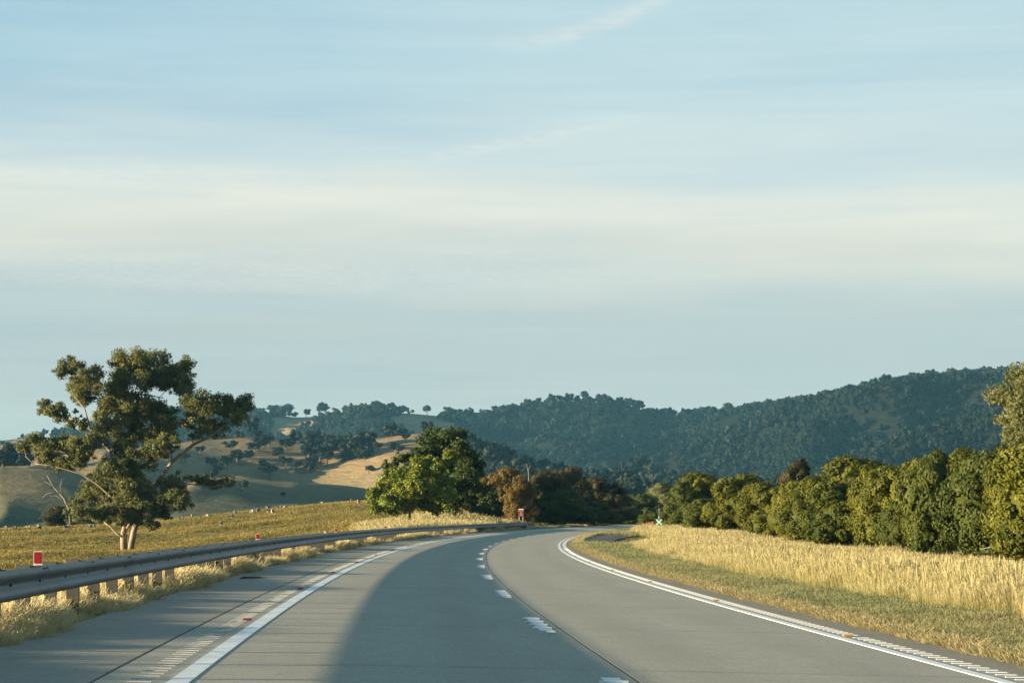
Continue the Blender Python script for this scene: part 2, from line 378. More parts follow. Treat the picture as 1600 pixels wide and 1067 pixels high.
def ground_mat():
    m, t, b = newmat('paddock_ground')
    pos = t.n('ShaderNodeNewGeometry').outputs['Position']
    n1 = t.noise(t.vmul(pos, (.03, .012, .05)), 1., 5); n2 = t.noise(pos, 1.3, 5)
    c = t.mix(t.mr(n1, .38, .62), (.22, .165, .055), (.085, .092, .032))
    c = t.mix(t.mr(n2, .35, .7), c, t.mix(1., c, (.6, .62, .6), blend='MULTIPLY'))
    t.put(b.inputs['Base Color'], c); b.inputs['Roughness'].default_value = .95; b.inputs['Specular IOR Level'].default_value = .05
    bp = t.n('ShaderNodeBump'); bp.inputs['Strength'].default_value = .6; bp.inputs['Distance'].default_value = .1; t.put(bp.inputs['Height'], n2); t.put(b.inputs['Normal'], bp.outputs[0])
    return m
def hill_mat():
    m, t, b = newmat('hill_grass_and_litter')
    pos = t.n('ShaderNodeNewGeometry').outputs['Position']
    fo = t.n('ShaderNodeAttribute', attribute_name='forest').outputs['Fac']
    n1 = t.noise(pos, .011, 5, .6); n2 = t.noise(t.vmul(pos, (.06, .06, .3)), 1., 5, .65); n3 = t.noise(pos, .35, 4)
    gold = t.mix(t.mr(n1, .35, .65), (.27, .19, .10), (.15, .12, .065))
    low = t.mr(t.n('ShaderNodeSeparateXYZ').outputs[2], 0, 1)
    sp = t.n('ShaderNodeSeparateXYZ'); t.t.links.new(pos, sp.inputs[0])
    low_shade_f = t.mr(t.m('ADD', sp.outputs[2], t.m('MULTIPLY', t.m('SUBTRACT', n1, .5), 40)), 0, 36)
    gold = t.mix(low_shade_f, (.070, .078, .048), gold)  # shade on the lower slopes painted in as darker green
    gold = t.mix(t.mr(n2, .5, .72), gold, t.mix(1., gold, (.62, .60, .55), blend='MULTIPLY'))
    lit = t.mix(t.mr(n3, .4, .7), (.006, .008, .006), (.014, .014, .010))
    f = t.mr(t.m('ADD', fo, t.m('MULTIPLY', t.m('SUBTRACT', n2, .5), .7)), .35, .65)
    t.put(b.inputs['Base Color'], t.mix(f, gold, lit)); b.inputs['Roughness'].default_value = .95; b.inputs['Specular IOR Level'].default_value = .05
    bp = t.n('ShaderNodeBump'); bp.inputs['Strength'].default_value = .7; bp.inputs['Distance'].default_value = 2.; t.put(bp.inputs['Height'], n2); t.put(b.inputs['Normal'], bp.outputs[0])
    return m

# ground sheets
xs = nonuni([(-5100, -700, 400), (-700, -160, 20), (-160, -40, 3), (-40, 45, .8), (45, 150, 4), (150, 700, 30), (700, 5100, 400)])
ys = nonuni([(-520, -40, 120), (-40, 10, 5), (10, 140, 1.5), (140, 500, 2.5)])
X, Y = np.meshgrid(xs, ys)
# far rim follows a circle-free straight edge; the hill sheet dives under it
gm = grid_mesh('ground', X, Y, G(X, Y)); ground = obj('ground', gm, ground_mat(), kind='structure')
th = np.radians(np.concatenate([np.arange(-80, -16, 2.), np.arange(-16, 16, .07), np.arange(16, 81, 2.)]))
rr = nonuni([(440, 700, 10), (700, 3500, 14), (3500, 5200, 80)])
RR, TH = np.meshgrid(rr, th, indexing='ij')
HZ = hills_z(TH, np.maximum(RR, 480.01))
HXY = (RR*np.sin(TH), RR*np.cos(TH))
HZ = np.where(HXY[1] < 500, np.minimum(HZ, G(*HXY) - .6) , HZ)
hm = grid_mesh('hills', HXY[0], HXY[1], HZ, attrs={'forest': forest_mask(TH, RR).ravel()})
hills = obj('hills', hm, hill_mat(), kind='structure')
# land beyond the hills out to the horizon
fm = mesh('far_ground', [(-5200, -560, -30), (5200, -560, -30), (5200, 5300, -30), (-5200, 5300, -30)], [(0, 1, 2, 3)])
obj('far_ground', fm, bpy.data.materials['paddock_ground'], kind='structure')

# ------------------------------------------------------------------ road
def road_mat(name, base, warm, dark_line=True):
    m, t, b = newmat(name)
    uv = t.n('ShaderNodeTexCoord').outputs['UV']
    s = t.n('ShaderNodeSeparateXYZ'); t.t.links.new(uv, s.inputs[0]); u, v = s.outputs[0], s.outputs[1]
    fine = t.noise(uv, 60, 3, .7); mid = t.noise(t.vmul(uv, (1.2, .25, 1)), 1., 5, .6); cro = t.noise(t.vmul(uv, (.35, 7., 1)), 1., 4)
    spk = t.noise(uv, 170, 2, .8)
    c = t.mix(t.mr(mid, .3, .7), base, warm)
    c = t.mix(t.mr(fine, .35, .75), c, t.mix(1., c, (.80, .80, .80), blend='MULTIPLY'))
    c = t.mix(t.mr(spk, .62, .8, 0, .5), c, t.mix(1., c, (.5, .5, .5), blend='MULTIPLY'))
    c = t.mix(t.mr(cro, .45, .8, 0, .35), c, t.mix(1., c, (.8, .8, .8), blend='MULTIPLY'))
    g1 = t.noise(t.vmul(uv, (9., 1.6, 1)), 1., 4, .7); g2 = t.noise(t.vmul(uv, (30., 4.5, 1)), 1., 3, .7); g3 = t.noise(t.vmul(uv, (.7, .10, 1)), 1., 4, .6)
    c = t.mix(t.mr(g1, .3, .7), t.mix(1., c, (.90, .90, .90), blend='MULTIPLY'), t.mix(1., c, (1.07, 1.06, 1.04), blend='MULTIPLY'))
    c = t.mix(t.mr(g2, .3, .7), t.mix(1., c, (.86, .86, .87), blend='MULTIPLY'), t.mix(1., c, (1.12, 1.12, 1.10), blend='MULTIPLY'))
    c = t.mix(t.mr(g3, .35, .65), t.mix(1., c, (.93, .92, .90), blend='MULTIPLY'), c)
    oil = t.m('MULTIPLY', t.mr(t.noise(t.vmul(uv, (7., 1.1, 1)), 1., 2), .70, .78), .6)
    c = t.mix(oil, c, t.mix(1., c, (.55, .53, .5), blend='MULTIPLY'))
    # tyre tracks, slightly polished
    for uc in (-2.55, -1.0, .95, 2.5):
        g = t.m('EXPONENT', t.m('MULTIPLY', t.m('POWER', t.m('DIVIDE', t.m('SUBTRACT', u, uc), .36), 2.0), -1.0))
        c = t.mix(t.m('MULTIPLY', g, t.mr(g1, .3, .7, .08, .26)), c, t.mix(1., c, (.62, .60, .58), blend='MULTIPLY'))
    # staining along the cross joints
    md = t.m('ABSOLUTE', t.m('SUBTRACT', t.m('MODULO', t.m('ADD', v, 104.2+4.2+.03), 8.4), 4.2))
    jw = t.m('ADD', md, t.m('MULTIPLY', t.m('SUBTRACT', t.noise(t.vmul(uv, (3, .4, 1)), 1., 4), .5), .22))
    j = t.m('MULTIPLY', t.mr(jw, .02, .13, 1, 0), t.mr(t.noise(t.vmul(uv, (.9, .2, 1)), 1.3, 2), .35, .6, .15, .55))
    c = t.mix(j, c, t.mix(1., c, (.45, .46, .48), blend='MULTIPLY'))
    t.put(b.inputs['Base Color'], c); b.inputs['Roughness'].default_value = .78; b.inputs['Specular IOR Level'].default_value = .35
    bp = t.n('ShaderNodeBump'); bp.inputs['Strength'].default_value = .35; bp.inputs['Distance'].default_value = .004; t.put(bp.inputs['Height'], fine); t.put(b.inputs['Normal'], bp.outputs[0])
    return m
M['conc'] = road_mat('worn_concrete', (.325, .312, .262), (.375, .348, .280))
M['conc_sh'] = road_mat('shoulder_concrete', (.27, .255, .215), (.31, .28, .23))
M['asph'] = road_mat('dusty_asphalt', (.215, .19, .14), (.28, .24, .175))
M['asph_d'] = simple('dark_asphalt', (.045, .045, .05), .85, var=.25, scale=3)
M['seal'] = simple('joint_sealant', (.055, .053, .05), .6)
M['paint'] = simple('white_road_paint', (.66, .68, .68), .55, var=.22, scale=5)
M['paint_w'] = simple('worn_white_paint', (.39, .395, .385), .6, var=.35, scale=14)

def slab(u0, u1, y0, y1, z_top=0., thick=.16, step=4.2, nu=2):
    """box following the road; coordinates local to (C(y0),y0)"""
    n = max(1, int(math.ceil((y1-y0)/step))); V = []; UV = []
    for i in range(n+1):
        y = y0+(y1-y0)*i/n
        for j in range(nu+1):
            u = u0+(u1-u0)*j/nu; nx = -dC(y)
            px_, py_ = C_(y)+u, y + 0*nx
            for k in (0, 1):
                V.append((px_, py_, road_z(u, y)+z_top-k*thick)); UV.append((u, y))
    w_ = (nu+1)*2; Fq = []
    for i in range(n):
        a = i*w_; b_ = a+w_
        for j in range(nu):
            o_ = 2*j
            Fq.append((a+o_, a+o_+2, b_+o_+2, b_+o_)); Fq.append((a+o_+1, b_+o_+1, b_+o_+3, a+o_+3))
        Fq.append((a, b_, b_+1, a+1)); e = 2*nu; Fq.append((a+e, a+e+1, b_+e+1, b_+e))
    for j in range(nu):
        o_ = 2*j; Fq.append((o_, o_+1, o_+3, o_+2)); a = n*w_; Fq.append((a+o_, a+o_+2, a+o_+3, a+o_+1))
    return V, Fq, UV
road = empty('road', (0, 0, 0), kind='structure')
def strip(name, u0, u1, y0, y1, mat, parent, gap=0., zt=0., thick=.16, **kw):
    V, Fq, UV = slab(u0+gap, u1-gap, y0+gap, y1-gap, zt, thick, **kw)
    return obj(name, mesh(name, V, Fq, uv=UV), mat, parent)
seams = [round(-7.0+8.4*k-.2+.0, 3) for k in range(0, 21)]
for (u0, u1, mt) in ((-5.63, -4.172, 'conc_sh'), (-4.150, .204, 'conc'), (.217, 3.93, 'conc')):
    for a, b_ in zip(seams[:-1], seams[1:]): strip('slab', u0, u1, a, b_, M[mt], road, gap=.008)
    strip('slab', u0, u1, seams[-1], 560, M[mt], road, gap=.008)
strip('bed', -5.60, 3.90, -7, 560, M['seal'], road, zt=-.014, thick=.1)
strip('asphalt_shoulder', 3.94, 4.42, -7, 560, M['asph'], road, zt=-.002, nu=1)
# paint
def line_obj(name, u0, u1, y0, y1, mat, parent, zt=.005):
    return strip(name, u0, u1, y0, y1, mat, parent, zt=zt, thick=.006, nu=1)
mk = empty('edge_line', (0, 0, 0), kind='structure'); line_obj('stripe', -3.585, -3.415, 5, 560, M['paint'], mk)
rib_me = MB(); rib_me.box((0, 0, .003), (.19, .045, .006)); rib_me = rib_me.me('rib'); rib_me.materials.append(M['paint_w'])
def ribs(parent, u, y0, dy, n, me):
    for i in range(n):
        y = y0+dy*i; o = obj('rib', me, None, parent); o.location = (C_(y)+u, y, road_z(u, y)+.001)
        o.rotation_euler = (0, .0201, 0); 
    V = []; Fq = []; mb = MB()
    for i in range(n, n+400):
        y = y0+dy*i; mb.box((C_(y)+u, y, road_z(u, y)+.003), (.19, .045, .006))
    obj('far_ribs', mb.me('far_ribs'), M['paint_w'], parent, kind='stuff')
ribs(mk, -3.80, 17.2, .35, 290, rib_me)
mk2 = empty('edge_line', (0, 0, 0), kind='structure'); line_obj('stripe', 3.43, 3.565, 5, 560, M['paint'], mk2)
rib2 = rib_me.copy(); rib2.materials.clear(); rib2.materials.append(M['paint'])
ribs(mk2, 3.76, 17.3, .35, 290, rib2)
ll = empty('lane_line', (0, 0, 0), kind='structure')
for k in range(30):
    y0 = 28.9-12.9+12.9*k
    line_obj('dash', -.075, .085, y0+.5, y0+4.6, M['paint'], ll, zt=.006)
    if k < 8:
        for q in range(4):
            mb = MB(); y = y0+1.1+q*.95; mb.box((C_(y)-.02, y, road_z(0, y)+.012), (.24, .12, .014)); obj('raised_bar', mb.me('raised_bar'), M['paint'], ll)
# road studs
def stud_mesh(mat):
    s = MB(); V = [(-.06, -.05, 0), (.06, -.05, 0), (.06, .05, 0), (-.06, .05, 0), (-.045, -.02, .02), (.045, -.02, .02), (.045, .02, .02), (-.045, .02, .02)]
    V = [(x*1.0, y, z*1.2) for x, y, z in V]
    s.add(V, [(3, 2, 1, 0), (4, 5, 6, 7), (0, 1, 5, 4), (1, 2, 6, 5), (2, 3, 7, 6), (3, 0, 4, 7)]); me = s.me('road_stud'); me.materials.append(mat); return me
def lens_mesh(mat):
    s = MB(); s.add([(-.042, -.0475, .006), (.042, -.0475, .006), (.036, -.026, .022), (-.036, -.026, .022)], [(0, 1, 2, 3)]); me = s.me('lens'); me.materials.append(mat); return me
M['red'] = simple('red_reflector', (.20, .010, .014), .35, var=.1); M['amber'] = simple('amber_reflector', (.36, .19, .035), .4)
M['stud_w'] = simple('white_stud_plastic', (.5, .52, .5), .45)
M['stud_r'] = simple('red_brown_stud_plastic', (.15, .03, .028), .5)
def studs(u, y0, dy, n, mb_, ml, lab, grp, ord_):
    root = empty('road_stud', (0, 0, 0)); s_ = obj('body', stud_mesh(mb_), None, root); l_ = obj('lens', lens_mesh(ml), None, root)
    for k in range(n):
        o = root if k == 0 else copy_tree(root)
        y = y0+dy*k; o.location = (C_(y)+u, y, road_z(u, y)+.006)
        o['label'] = lab % ord_[k]; o['category'] = 'road stud'; o['group'] = grp
ordn = ['nearest', 'second nearest', 'third nearest', 'fourth nearest', 'fifth nearest', 'sixth nearest', 'seventh nearest', 'eighth nearest', 'ninth nearest', 'tenth nearest']
studs(-3.70, 30.6, 13.9, 7, M['stud_r'], M['red'], 'small red raised stud beside the left white line, %s of its row', 'red studs along the left edge line', ordn)
studs(3.66, 29.5, 12.9, 7, M['amber'], M['amber'], 'small amber raised stud beside the right white line, %s of its row', 'amber studs along the right edge line', ordn)
studs(.02, 28.9-12.9*0-.1, 12.9, 8, M['stud_w'], M['stud_w'], 'small white raised stud at a lane dash, %s of its row', 'white studs between the two lanes', ordn)
# dark side pad on the right verge
pad = []
for (x_, y_) in ((905, 848), (912, 851), (935, 849.5), (955, 847), (968, 842), (990, 838), (975, 836), (945, 836), (925, 838), (908, 843)):
    d = 60.
    for _ in range(80):
        p = at(x_, y_, d); g = float(G(p.x, p.y)); d = .6*d + .4*min(400, d*(CH-g-.03)/max(.05, CH-p.z))
    pad.append((p.x, p.y))
pc = np.mean(pad, 0); V = []
for k in (0, 1):
    for x_, y_ in pad: V.append((x_, y_, max(float(G(x_, y_))+.07, 0) - k*.25))
n = len(pad); Fq = [tuple(range(n))] + [(i, i+n, (i+1) % n+n, (i+1) % n) for i in range(n)]
pm = mesh('side_pad', V, Fq); obj('side_pad', pm, M['asph_d'], kind='structure')
PADC = pc

# ------------------------------------------------------------------ haze
def build_haze():
    mb = MB(); top = float(HZ.max())+40; mb.box((0, 2400, (top-32)/2), (5300*2, 6000, top+32)); print('haze top', top); m = bpy.data.materials.new('haze'); m.use_nodes = True; t = m.node_tree; t.nodes.clear()
    v = t.nodes.new('ShaderNodeVolumePrincipled'); v.inputs['Color'].default_value = (.24, .66, 1.0, 1); v.inputs['Density'].default_value = HAZE
    v.inputs['Anisotropy'].default_value = .0
    o = t.nodes.new('ShaderNodeOutputMaterial'); t.links.new(v.outputs[0], o.inputs['Volume'])
    obj('haze', mb.me('haze'), m, kind='stuff')
HAZE = .000036

# ------------------------------------------------------------------ guard rail
UR = -5.72; RH = .71
def rail_y_for_px(px):
    a, b_ = 14., 330.
    ys_ = np.linspace(a, b_, 4000); xs_ = 800+F*(C_(ys_)+UR)/ys_
    return float(ys_[np.argmin(np.abs(xs_-px))])
Y_END = rail_y_for_px(826)
M['galv'] = simple('weathered_galvanised_steel', (.10, .12, .128), .52, metal=.1, var=.2, scale=1.6)
M['galv_p'] = simple('dull_galvanised_post', (.068, .068, .058), .6, metal=.05, var=.35, scale=3)
M['bolt'] = simple('dark_bolt', (.05, .05, .05), .6, metal=.5)
rail = empty('guard_rail', (0, 0, 0), label='long weathered steel W-beam guard rail on posts along the left shoulder', category='guard rail')
# W profile (du toward road, dz), front face then back offset
zt = RH
WP = [(-.012, 0), (.012, .002), (.034, -.012), (.050, -.038), (.055, -.062), (.042, -.088), (.008, -.116), (-.012, -.136), (-.022, -.155), (-.012, -.174), (.008, -.194), (.042, -.222), (.055, -.248), (.050, -.272), (.034, -.298), (.012, -.310), (-.012, -.312)]
def beam(y0, y1, off=0., tap=0.):
    n = 3 if y0 < 120 else 2; V = []; k = len(WP)
    for i in range(n+1):
        y = y0+(y1-y0)*i/n; c = math.cos(math.atan(dC(y)))
        for s_ in (0, 1):
            for du, dz in WP: V.append((C_(y)+UR+(du+off-s_*.006)*c, y-du*dC(y), float(road_z(UR, y))+zt+dz))
    Fq = []
    for i in range(n):
        for s_ in (0, 1):
            b0 = i*2*k+s_*k; b1 = b0+2*k
            for j in range(k-1):
                q = (b0+j, b0+j+1, b1+j+1, b1+j); Fq.append(q if s_ == 0 else q[::-1])
    me = mesh('beam', V, Fq, smooth_=True); me.materials.append(M['galv']); return me
y = 7.0; i = 0
while y < Y_END:
    obj('beam', beam(y, min(y+4.12, Y_END), .004*(i % 2)), None, rail); y += 4.0; i += 1
# posts
def post_mesh():
    s = MB(); H = RH+.02
    s.box((-.20, 0, H/2-.25), (.15, .005, H+.5))
    s.box((-.2775, .03, H/2-.25), (.005, .06, H+.5)); s.box((-.1225, .03, H/2-.25), (.005, .06, H+.5))
    me = s.me('post'); me.materials.append(M['galv_p']); return me
def block_mesh():
    s = MB(); s.box((-.070, .012, RH-.16), (.084, .005, .33)); s.box((-.0325, .04, RH-.16), (.005, .06, .33)); s.box((-.1095, .04, RH-.16), (.005, .06, .33))
    me = s.me('spacer_block'); me.materials.append(M['galv_p']); return me
pmz, bmz = post_mesh(), block_mesh()
bm2 = MB(); bm2.box((-.012, 0, RH-.155), (.018, .03, .03)); bm2 = bm2.me('bolt'); bm2.materials.append(M['bolt'])
bm3 = MB(); bm3.box((0, 0, 0), (.014, .03, .018)); bm3 = bm3.me('splice_bolt'); bm3.materials.append(M['bolt'])
y = 8.0; i = 0; py0 = rail_y_for_px(22); y = py0 - 2*round((py0-8)/2)
while y < Y_END-.5 and i < 150:
    lean = rng.normal(0, .008); z = float(road_z(UR, y)); rz = -math.atan(dC(y)); x0 = C_(y)+UR
    for nm, me in (('post', pmz), ('spacer_block', bmz)) + ((('bolt', bm2),) if y < 90 else ()):
        o = obj(nm, me, None, rail); o.location = (x0, y, z); o.rotation_euler = (lean, 0, rz)
    if y < 62 and i % 2:
        for dz in (-.020, -.275):
            for dy in (-.1, .1):
                o = obj('splice_bolt', bm3, None, rail); o.location = (C_(y+dy)+UR+.046, y+dy, z+RH+dz); o.rotation_euler = (0, 0, rz)
    y += 2.0; i += 1
# rail end
mb = MB(); mb.box((C_(Y_END)+UR+.02, Y_END+.05, float(road_z(UR, Y_END))+RH-.155), (.12, .14, .40)); obj('end_cap', mb.me('end_cap'), M['galv'], rail)
# delineators clipped to the rail
def delin(px, mat, h=.135, w_=.085):
    y = rail_y_for_px(px); z = float(road_z(UR, y))+RH; mb = MB()
    mb.box((C_(y)+UR+.0, y, z+.025+h/2), (w_+.012, .006, h+.02)); o = obj('delineator', mb.me('delineator'), M['stud_w'], rail)
    m2 = MB(); m2.box((C_(y)+UR+.0, y-.006, z+.032+h/2), (w_, .006, h-.01)); obj('reflector', m2.me('reflector'), mat, o)
    m3 = MB(); m3.box((C_(y)+UR, y, z+.0), (.05, .02, .04)); obj('bracket', m3.me('bracket'), M['galv_p'], o)
for px in (62, 404, 526, 603, 717, 812): delin(px, M['red'])
delin(509, M['stud_w'], .06, .06); delin(736, M['stud_w'], .08, .08)

# ------------------------------------------------------------------ foliage builders
def unit(n):
    v = rng.normal(size=(n, 3)); return v/np.linalg.norm(v, axis=1, keepdims=True)
def leaves(P, N, size, aspect=1.5, droop=0., spread=.75, jit=.35, tint=None):
    """quads at P, facing roughly N"""
    n = len(P); nn = N + unit(n)*spread; nn /= np.linalg.norm(nn, axis=1, keepdims=True)
    a = np.cross(nn, unit(n)); 
    if droop: a = a*(1-droop) + np.array([0, 0, -1])*droop; a -= nn*np.sum(a*nn, 1, keepdims=True)
    a /= np.linalg.norm(a, axis=1, keepdims=True)+1e-9; b = np.cross(nn, a)
    s = size*(1+jit*rng.uniform(-1, 1, n))[:, None]*.5
    A = a*s*aspect; Bv = b*s
    V = np.stack([P-A-Bv*.4, P-A*.1+Bv, P+A+Bv*.3, P+A*.1-Bv], 1).reshape(-1, 3)
    Fq = np.arange(n*4).reshape(n, 4)
    t = rng.random(n) if tint is None else np.clip(tint + rng.normal(0, .07, n), 0, 1)
    return V, Fq, np.repeat(t, 4)
def ico(sub=2):
    import bmesh
    bm = bmesh.new(); bmesh.ops.create_icosphere(bm, subdivisions=sub, radius=1)
    V = np.array([v.co[:] for v in bm.verts]); Fc = np.array([[v.index for v in f.verts] for f in bm.faces]); bm.free(); return V, Fc
ICO2 = ico(2)
def crown(name, lobes, dens, size, aspect=1.4, sub=7, subr=.38, droop=0., core=.8, spread=.75, thin=0., hidden=.72, fuzz=0):
    """lobes: array (cx,cy,cz,rx,ry,rz). leaves over a shell of small clumps that sit on each lobe"""
    L = np.array(lobes, float); Pa = []; Na = []; Ta = []
    for c in L:
        cen, rad = c[:3], c[3:]
        n_sub = max(4, int(sub*(rad.mean()**2)/(subr**2*rad.mean()**2)))
        d = unit(n_sub); sc_ = cen + d*rad*(rng.uniform(.35, 1.12, (n_sub, 1)) if fuzz else rng.uniform(.62, .92, (n_sub, 1))); sr = rad.mean()*subr*(rng.uniform(.45, 1.15, n_sub) if fuzz else rng.uniform(.6, 1.25, n_sub))
        lt = rng.uniform(.25, .75)
        for q in range(n_sub):
            m = max(3, int(dens*4*math.pi*sr[q]**2)); dd = unit(m)
            P = sc_[q] + dd*sr[q]*(rng.uniform(.25, 1.25, (m, 1)) if fuzz else rng.uniform(.72, 1.12, (m, 1)))*np.array([1, 1, .8])
            Pa.append(P); Na.append(dd*.75 + d[q]*.5); Ta.append(np.full(m, np.clip(lt+rng.normal(0, .12), 0, 1)))
    P = np.concatenate(Pa); N = np.concatenate(Na); T = np.concatenate(Ta)
    keep = np.ones(len(P), bool)
    for c in L:
        keep &= (np.sum(((P-c[:3])/(c[3:]*hidden))**2, 1) > 1)
    if thin: keep &= rng.random(len(P)) > thin
    P, N, T = P[keep], N[keep], T[keep]; N /= np.linalg.norm(N, axis=1, keepdims=True)
    V, Fq, t = leaves(P, N, size, aspect, droop, spread, tint=T)
    me_v = [V]; tt = [t]; F4 = Fq
    if core:
        cv, cf = ICO2; k = len(V); F3 = []; 
        for c in L:
            w_ = cv*(1+.12*rng.normal(size=(len(cv), 1)))*c[3:]*core + c[:3]
            F3.append(cf+k); k += len(cv); me_v.append(w_); tt.append(np.full(len(cv), .3))
        F3 = np.concatenate(F3); F4 = np.concatenate([Fq, np.column_stack([F3, F3[:, 2]])]) if False else (Fq, F3)
    V = np.concatenate(me_v); t = np.concatenate(tt)
    if core:
        Fq, F3 = F4; me = bpy.data.meshes.new(name)
        me.vertices.add(len(V)); me.vertices.foreach_set('co', V.astype(np.float32).ravel())
        loops = np.concatenate([Fq.ravel(), F3.ravel()]).astype(np.int32); me.loops.add(len(loops)); me.loops.foreach_set('vertex_index', loops)
        st = np.concatenate([np.arange(len(Fq))*4, len(Fq)*4+np.arange(len(F3))*3]).astype(np.int32)
        me.polygons.add(len(st)); me.polygons.foreach_set('loop_start', st); me.update(calc_edges=True)
        a = me.attributes.new('tint', 'FLOAT', 'POINT'); a.data.foreach_set('value', t.astype(np.float32))
    else: me = mesh(name, V, Fq, attrs={'tint': t})
    return me
def trunk_mesh(name, paths, n=7):
    mb = MB()
    for pts, r0, r1 in paths:
        k = len(pts); mb.tube(pts, [r0+(r1-r0)*i/(k-1) for i in range(k)], n)
    return mb.me(name, True)

# ------------------------------------------------------------------ roadside bushes (right)
def bush_lobes(wd, ht, dp, n, lean=.12):
    """dome-shaped bush, unit like: width wd height ht depth dp"""
    L = []
    for i in range(n):
        a = rng.uniform(0, 2*math.pi); r = math.sqrt(rng.random())*.74; zc = rng.uniform(.12, .80)
        k = math.sqrt(max(.12, 1-(zc*.95)**2.2)); s = rng.uniform(.20, .36)
        L.append((math.cos(a)*r*k*wd/2 + lean*zc*wd, math.sin(a)*r*k*dp/2, zc*ht, s*wd*.62, s*dp*.62, s*ht*.58))
    L.append((0, 0, ht*.38, wd*.34, dp*.34, ht*.36)); L.append((lean*.5*wd, 0, ht*.66, wd*.25, dp*.25, ht*.24))
    return L
def to_ground(px, depth):
    x = (px-800)/F*depth; return x, depth, float(HT(np.array([x]), np.array([depth]))[0])
bush_meshes = []
for k in range(6):
    lb = bush_lobes(5.2, 4.6, 5.0, [13, 15, 12, 16, 14, 12][k], [.10, .16, .05, .12, .2, -.04][k])
    bush_meshes.append(crown('crown', lb, 105, .080, 1.6, sub=3.6, subr=.30, core=.62, spread=.50, hidden=.66))
bush_trunk = trunk_mesh('trunk', [([(0, 0, -.3), (.05, .02, .6), (-.1, .05, 1.6)], .14, .06), ([(0, 0, .2), (.5, -.2, 1.0), (1.0, -.3, 2.0)], .08, .03), ([(0, 0, .3), (-.6, .1, 1.1), (-1.1, .2, 2.2)], .08, .03)])
def bush(px, top, wpx, depth, var, mat, label, name='roadside_bush', cat='bush', group='bushes lining the right verge', rz=None, tr='bark_d', ld=1.0):
    x, y, z = to_ground(px, depth)
    zt_ = at(px, top, depth).z; ht = (zt_-z)*1.10; wd = wpx/F*depth
    root = empty(name, (x, y, z), label=label, category=cat)
    if group: root['group'] = group
    key = (var, mat)
    if key not in BM:
        me = bush_meshes[var].copy(); me.materials.append(M[mat]); BM[key] = me
    o = obj('crown', BM[key], None, root); s = wd/3.5
    o.scale = (s, s*ld, ht/4.75); o.rotation_euler = (0, 0, rng.uniform(-.5, .5) if rz is None else rz)
    t = obj('trunk', bush_trunk if tr == 'bark_d' else bush_trunk_l, M[tr], root); t.scale = (s, s, ht/4.75)
    return root
BM = {}
bush_trunk_l = bush_trunk.copy()
BL = [
 (1660, 676, 190, 92, 3, 'wattle', 'big olive bush cut off by the right edge of the photo'),
 (1592, 690, 110, 97, 0, 'wattle', 'tall yellow-green bush at the right end of the row, below the big gum'),
 (1532, 690, 140, 106, 1, 'wattle_g', 'wide soft olive bush with a pale bare branch at its foot'),
 (1490, 697, 110, 116, 4, 'wattle', 'yellow-green bush top behind the dark narrow bush'),
 (1464, 704, 96, 112, 5, 'wattle_g', 'dark green narrow bush reaching lowest into the grass'),
 (1418, 712, 110, 124, 2, 'wattle', 'golden-green bush left of the dark narrow bush'),
 (1374, 726, 100, 130, 0, 'wattle', 'bright yellow-green bush right of the round dull green one'),
 (1316, 741, 116, 140, 3, 'wattle_g', 'round dull green bush in front of the tallest domed bush'),
 (1322, 703, 140, 168, 1, 'wattle', 'tallest domed bush, its dark green top against the wooded hill'),
 (1256, 742, 88, 152, 4, 'wattle', 'yellow-green bush just left of the round dull green one'),
 (1226, 748, 84, 166, 2, 'wattle', 'olive bush below the small bushy treetop'),
 (1244, 718, 60, 190, 5, 'brown', 'small brownish treetop poking up behind the row'),
 (1190, 752, 84, 178, 0, 'wattle', 'low rounded olive bush between two taller yellow-green ones'),
 (1152, 737, 92, 188, 3, 'wattle', 'rounded yellow-green bush near the left end of the row'),
 (1092, 777, 62, 205, 2, 'wattle_g', 'small low dull bush in front of the dark domed one'),
 (1084, 731, 78, 226, 1, 'wattle', 'dark domed bush right behind the green cross sign'),
 (1056, 752, 60, 222, 4, 'wattle_g', 'dark green bush directly behind the green cross sign'),
 (1022, 800, 52, 236, 0, 'wattle_g', 'low green shrub left of the green cross sign'),
 (1440, 745, 70, 119, 1, 'wattle', 'sagging olive bush filling the gap low in the row'),
 (1404, 780, 60, 121, 0, 'wattle_g', 'low yellow-green bush with bare twigs at the grass edge'),
 (1288, 790, 60, 150, 5, 'wattle', 'small olive bush at the foot of the tallest domed bush'),
]
for b_ in BL: bush(*b_)
rb = bush(1018, 815, 12, 228, 2, 'redleaf', 'tiny orange-red shrub at the foot of the green cross sign', group=None)
# pale bare branch in front of the olive bush
def dead_branch(px, base_px, depth, pts, r, label, name='dead_branch', cat='branch', mat='deadwood'):
    x, y, z = to_ground(base_px[0], depth)
    P = []
    mb = MB()
    for path, r0, r1 in pts:
        q = [at(a, b2, depth+dy) - Vector((x, y, z)) for a, b2, dy in path]; k = len(q)
        mb.tube(q, [r0+(r1-r0)*i/(k-1) for i in range(k)], 6)
    o = obj(name, mb.me(name, True), M[mat]); o.location = (x, y, z); o['label'] = label; o['category'] = cat; return o
dead_branch(0, (1557, 875), 98, [([(1557, 878, 0), (1556, 858, -.2), (1553, 853, 0), (1532, 858, .2)], .05, .02), ([(1556, 860, 0), (1566, 850, .1), (1590, 850, .4)], .04, .015),
    ([(1590, 852, .5), (1574, 838, 0), (1565, 826, -.5), (1562, 824, 0)], .045, .02), ([(1560, 822, 0), (1542, 806, .5)], .03, .012)], .05, 'pale bare fallen branch at the foot of the wide olive bush')

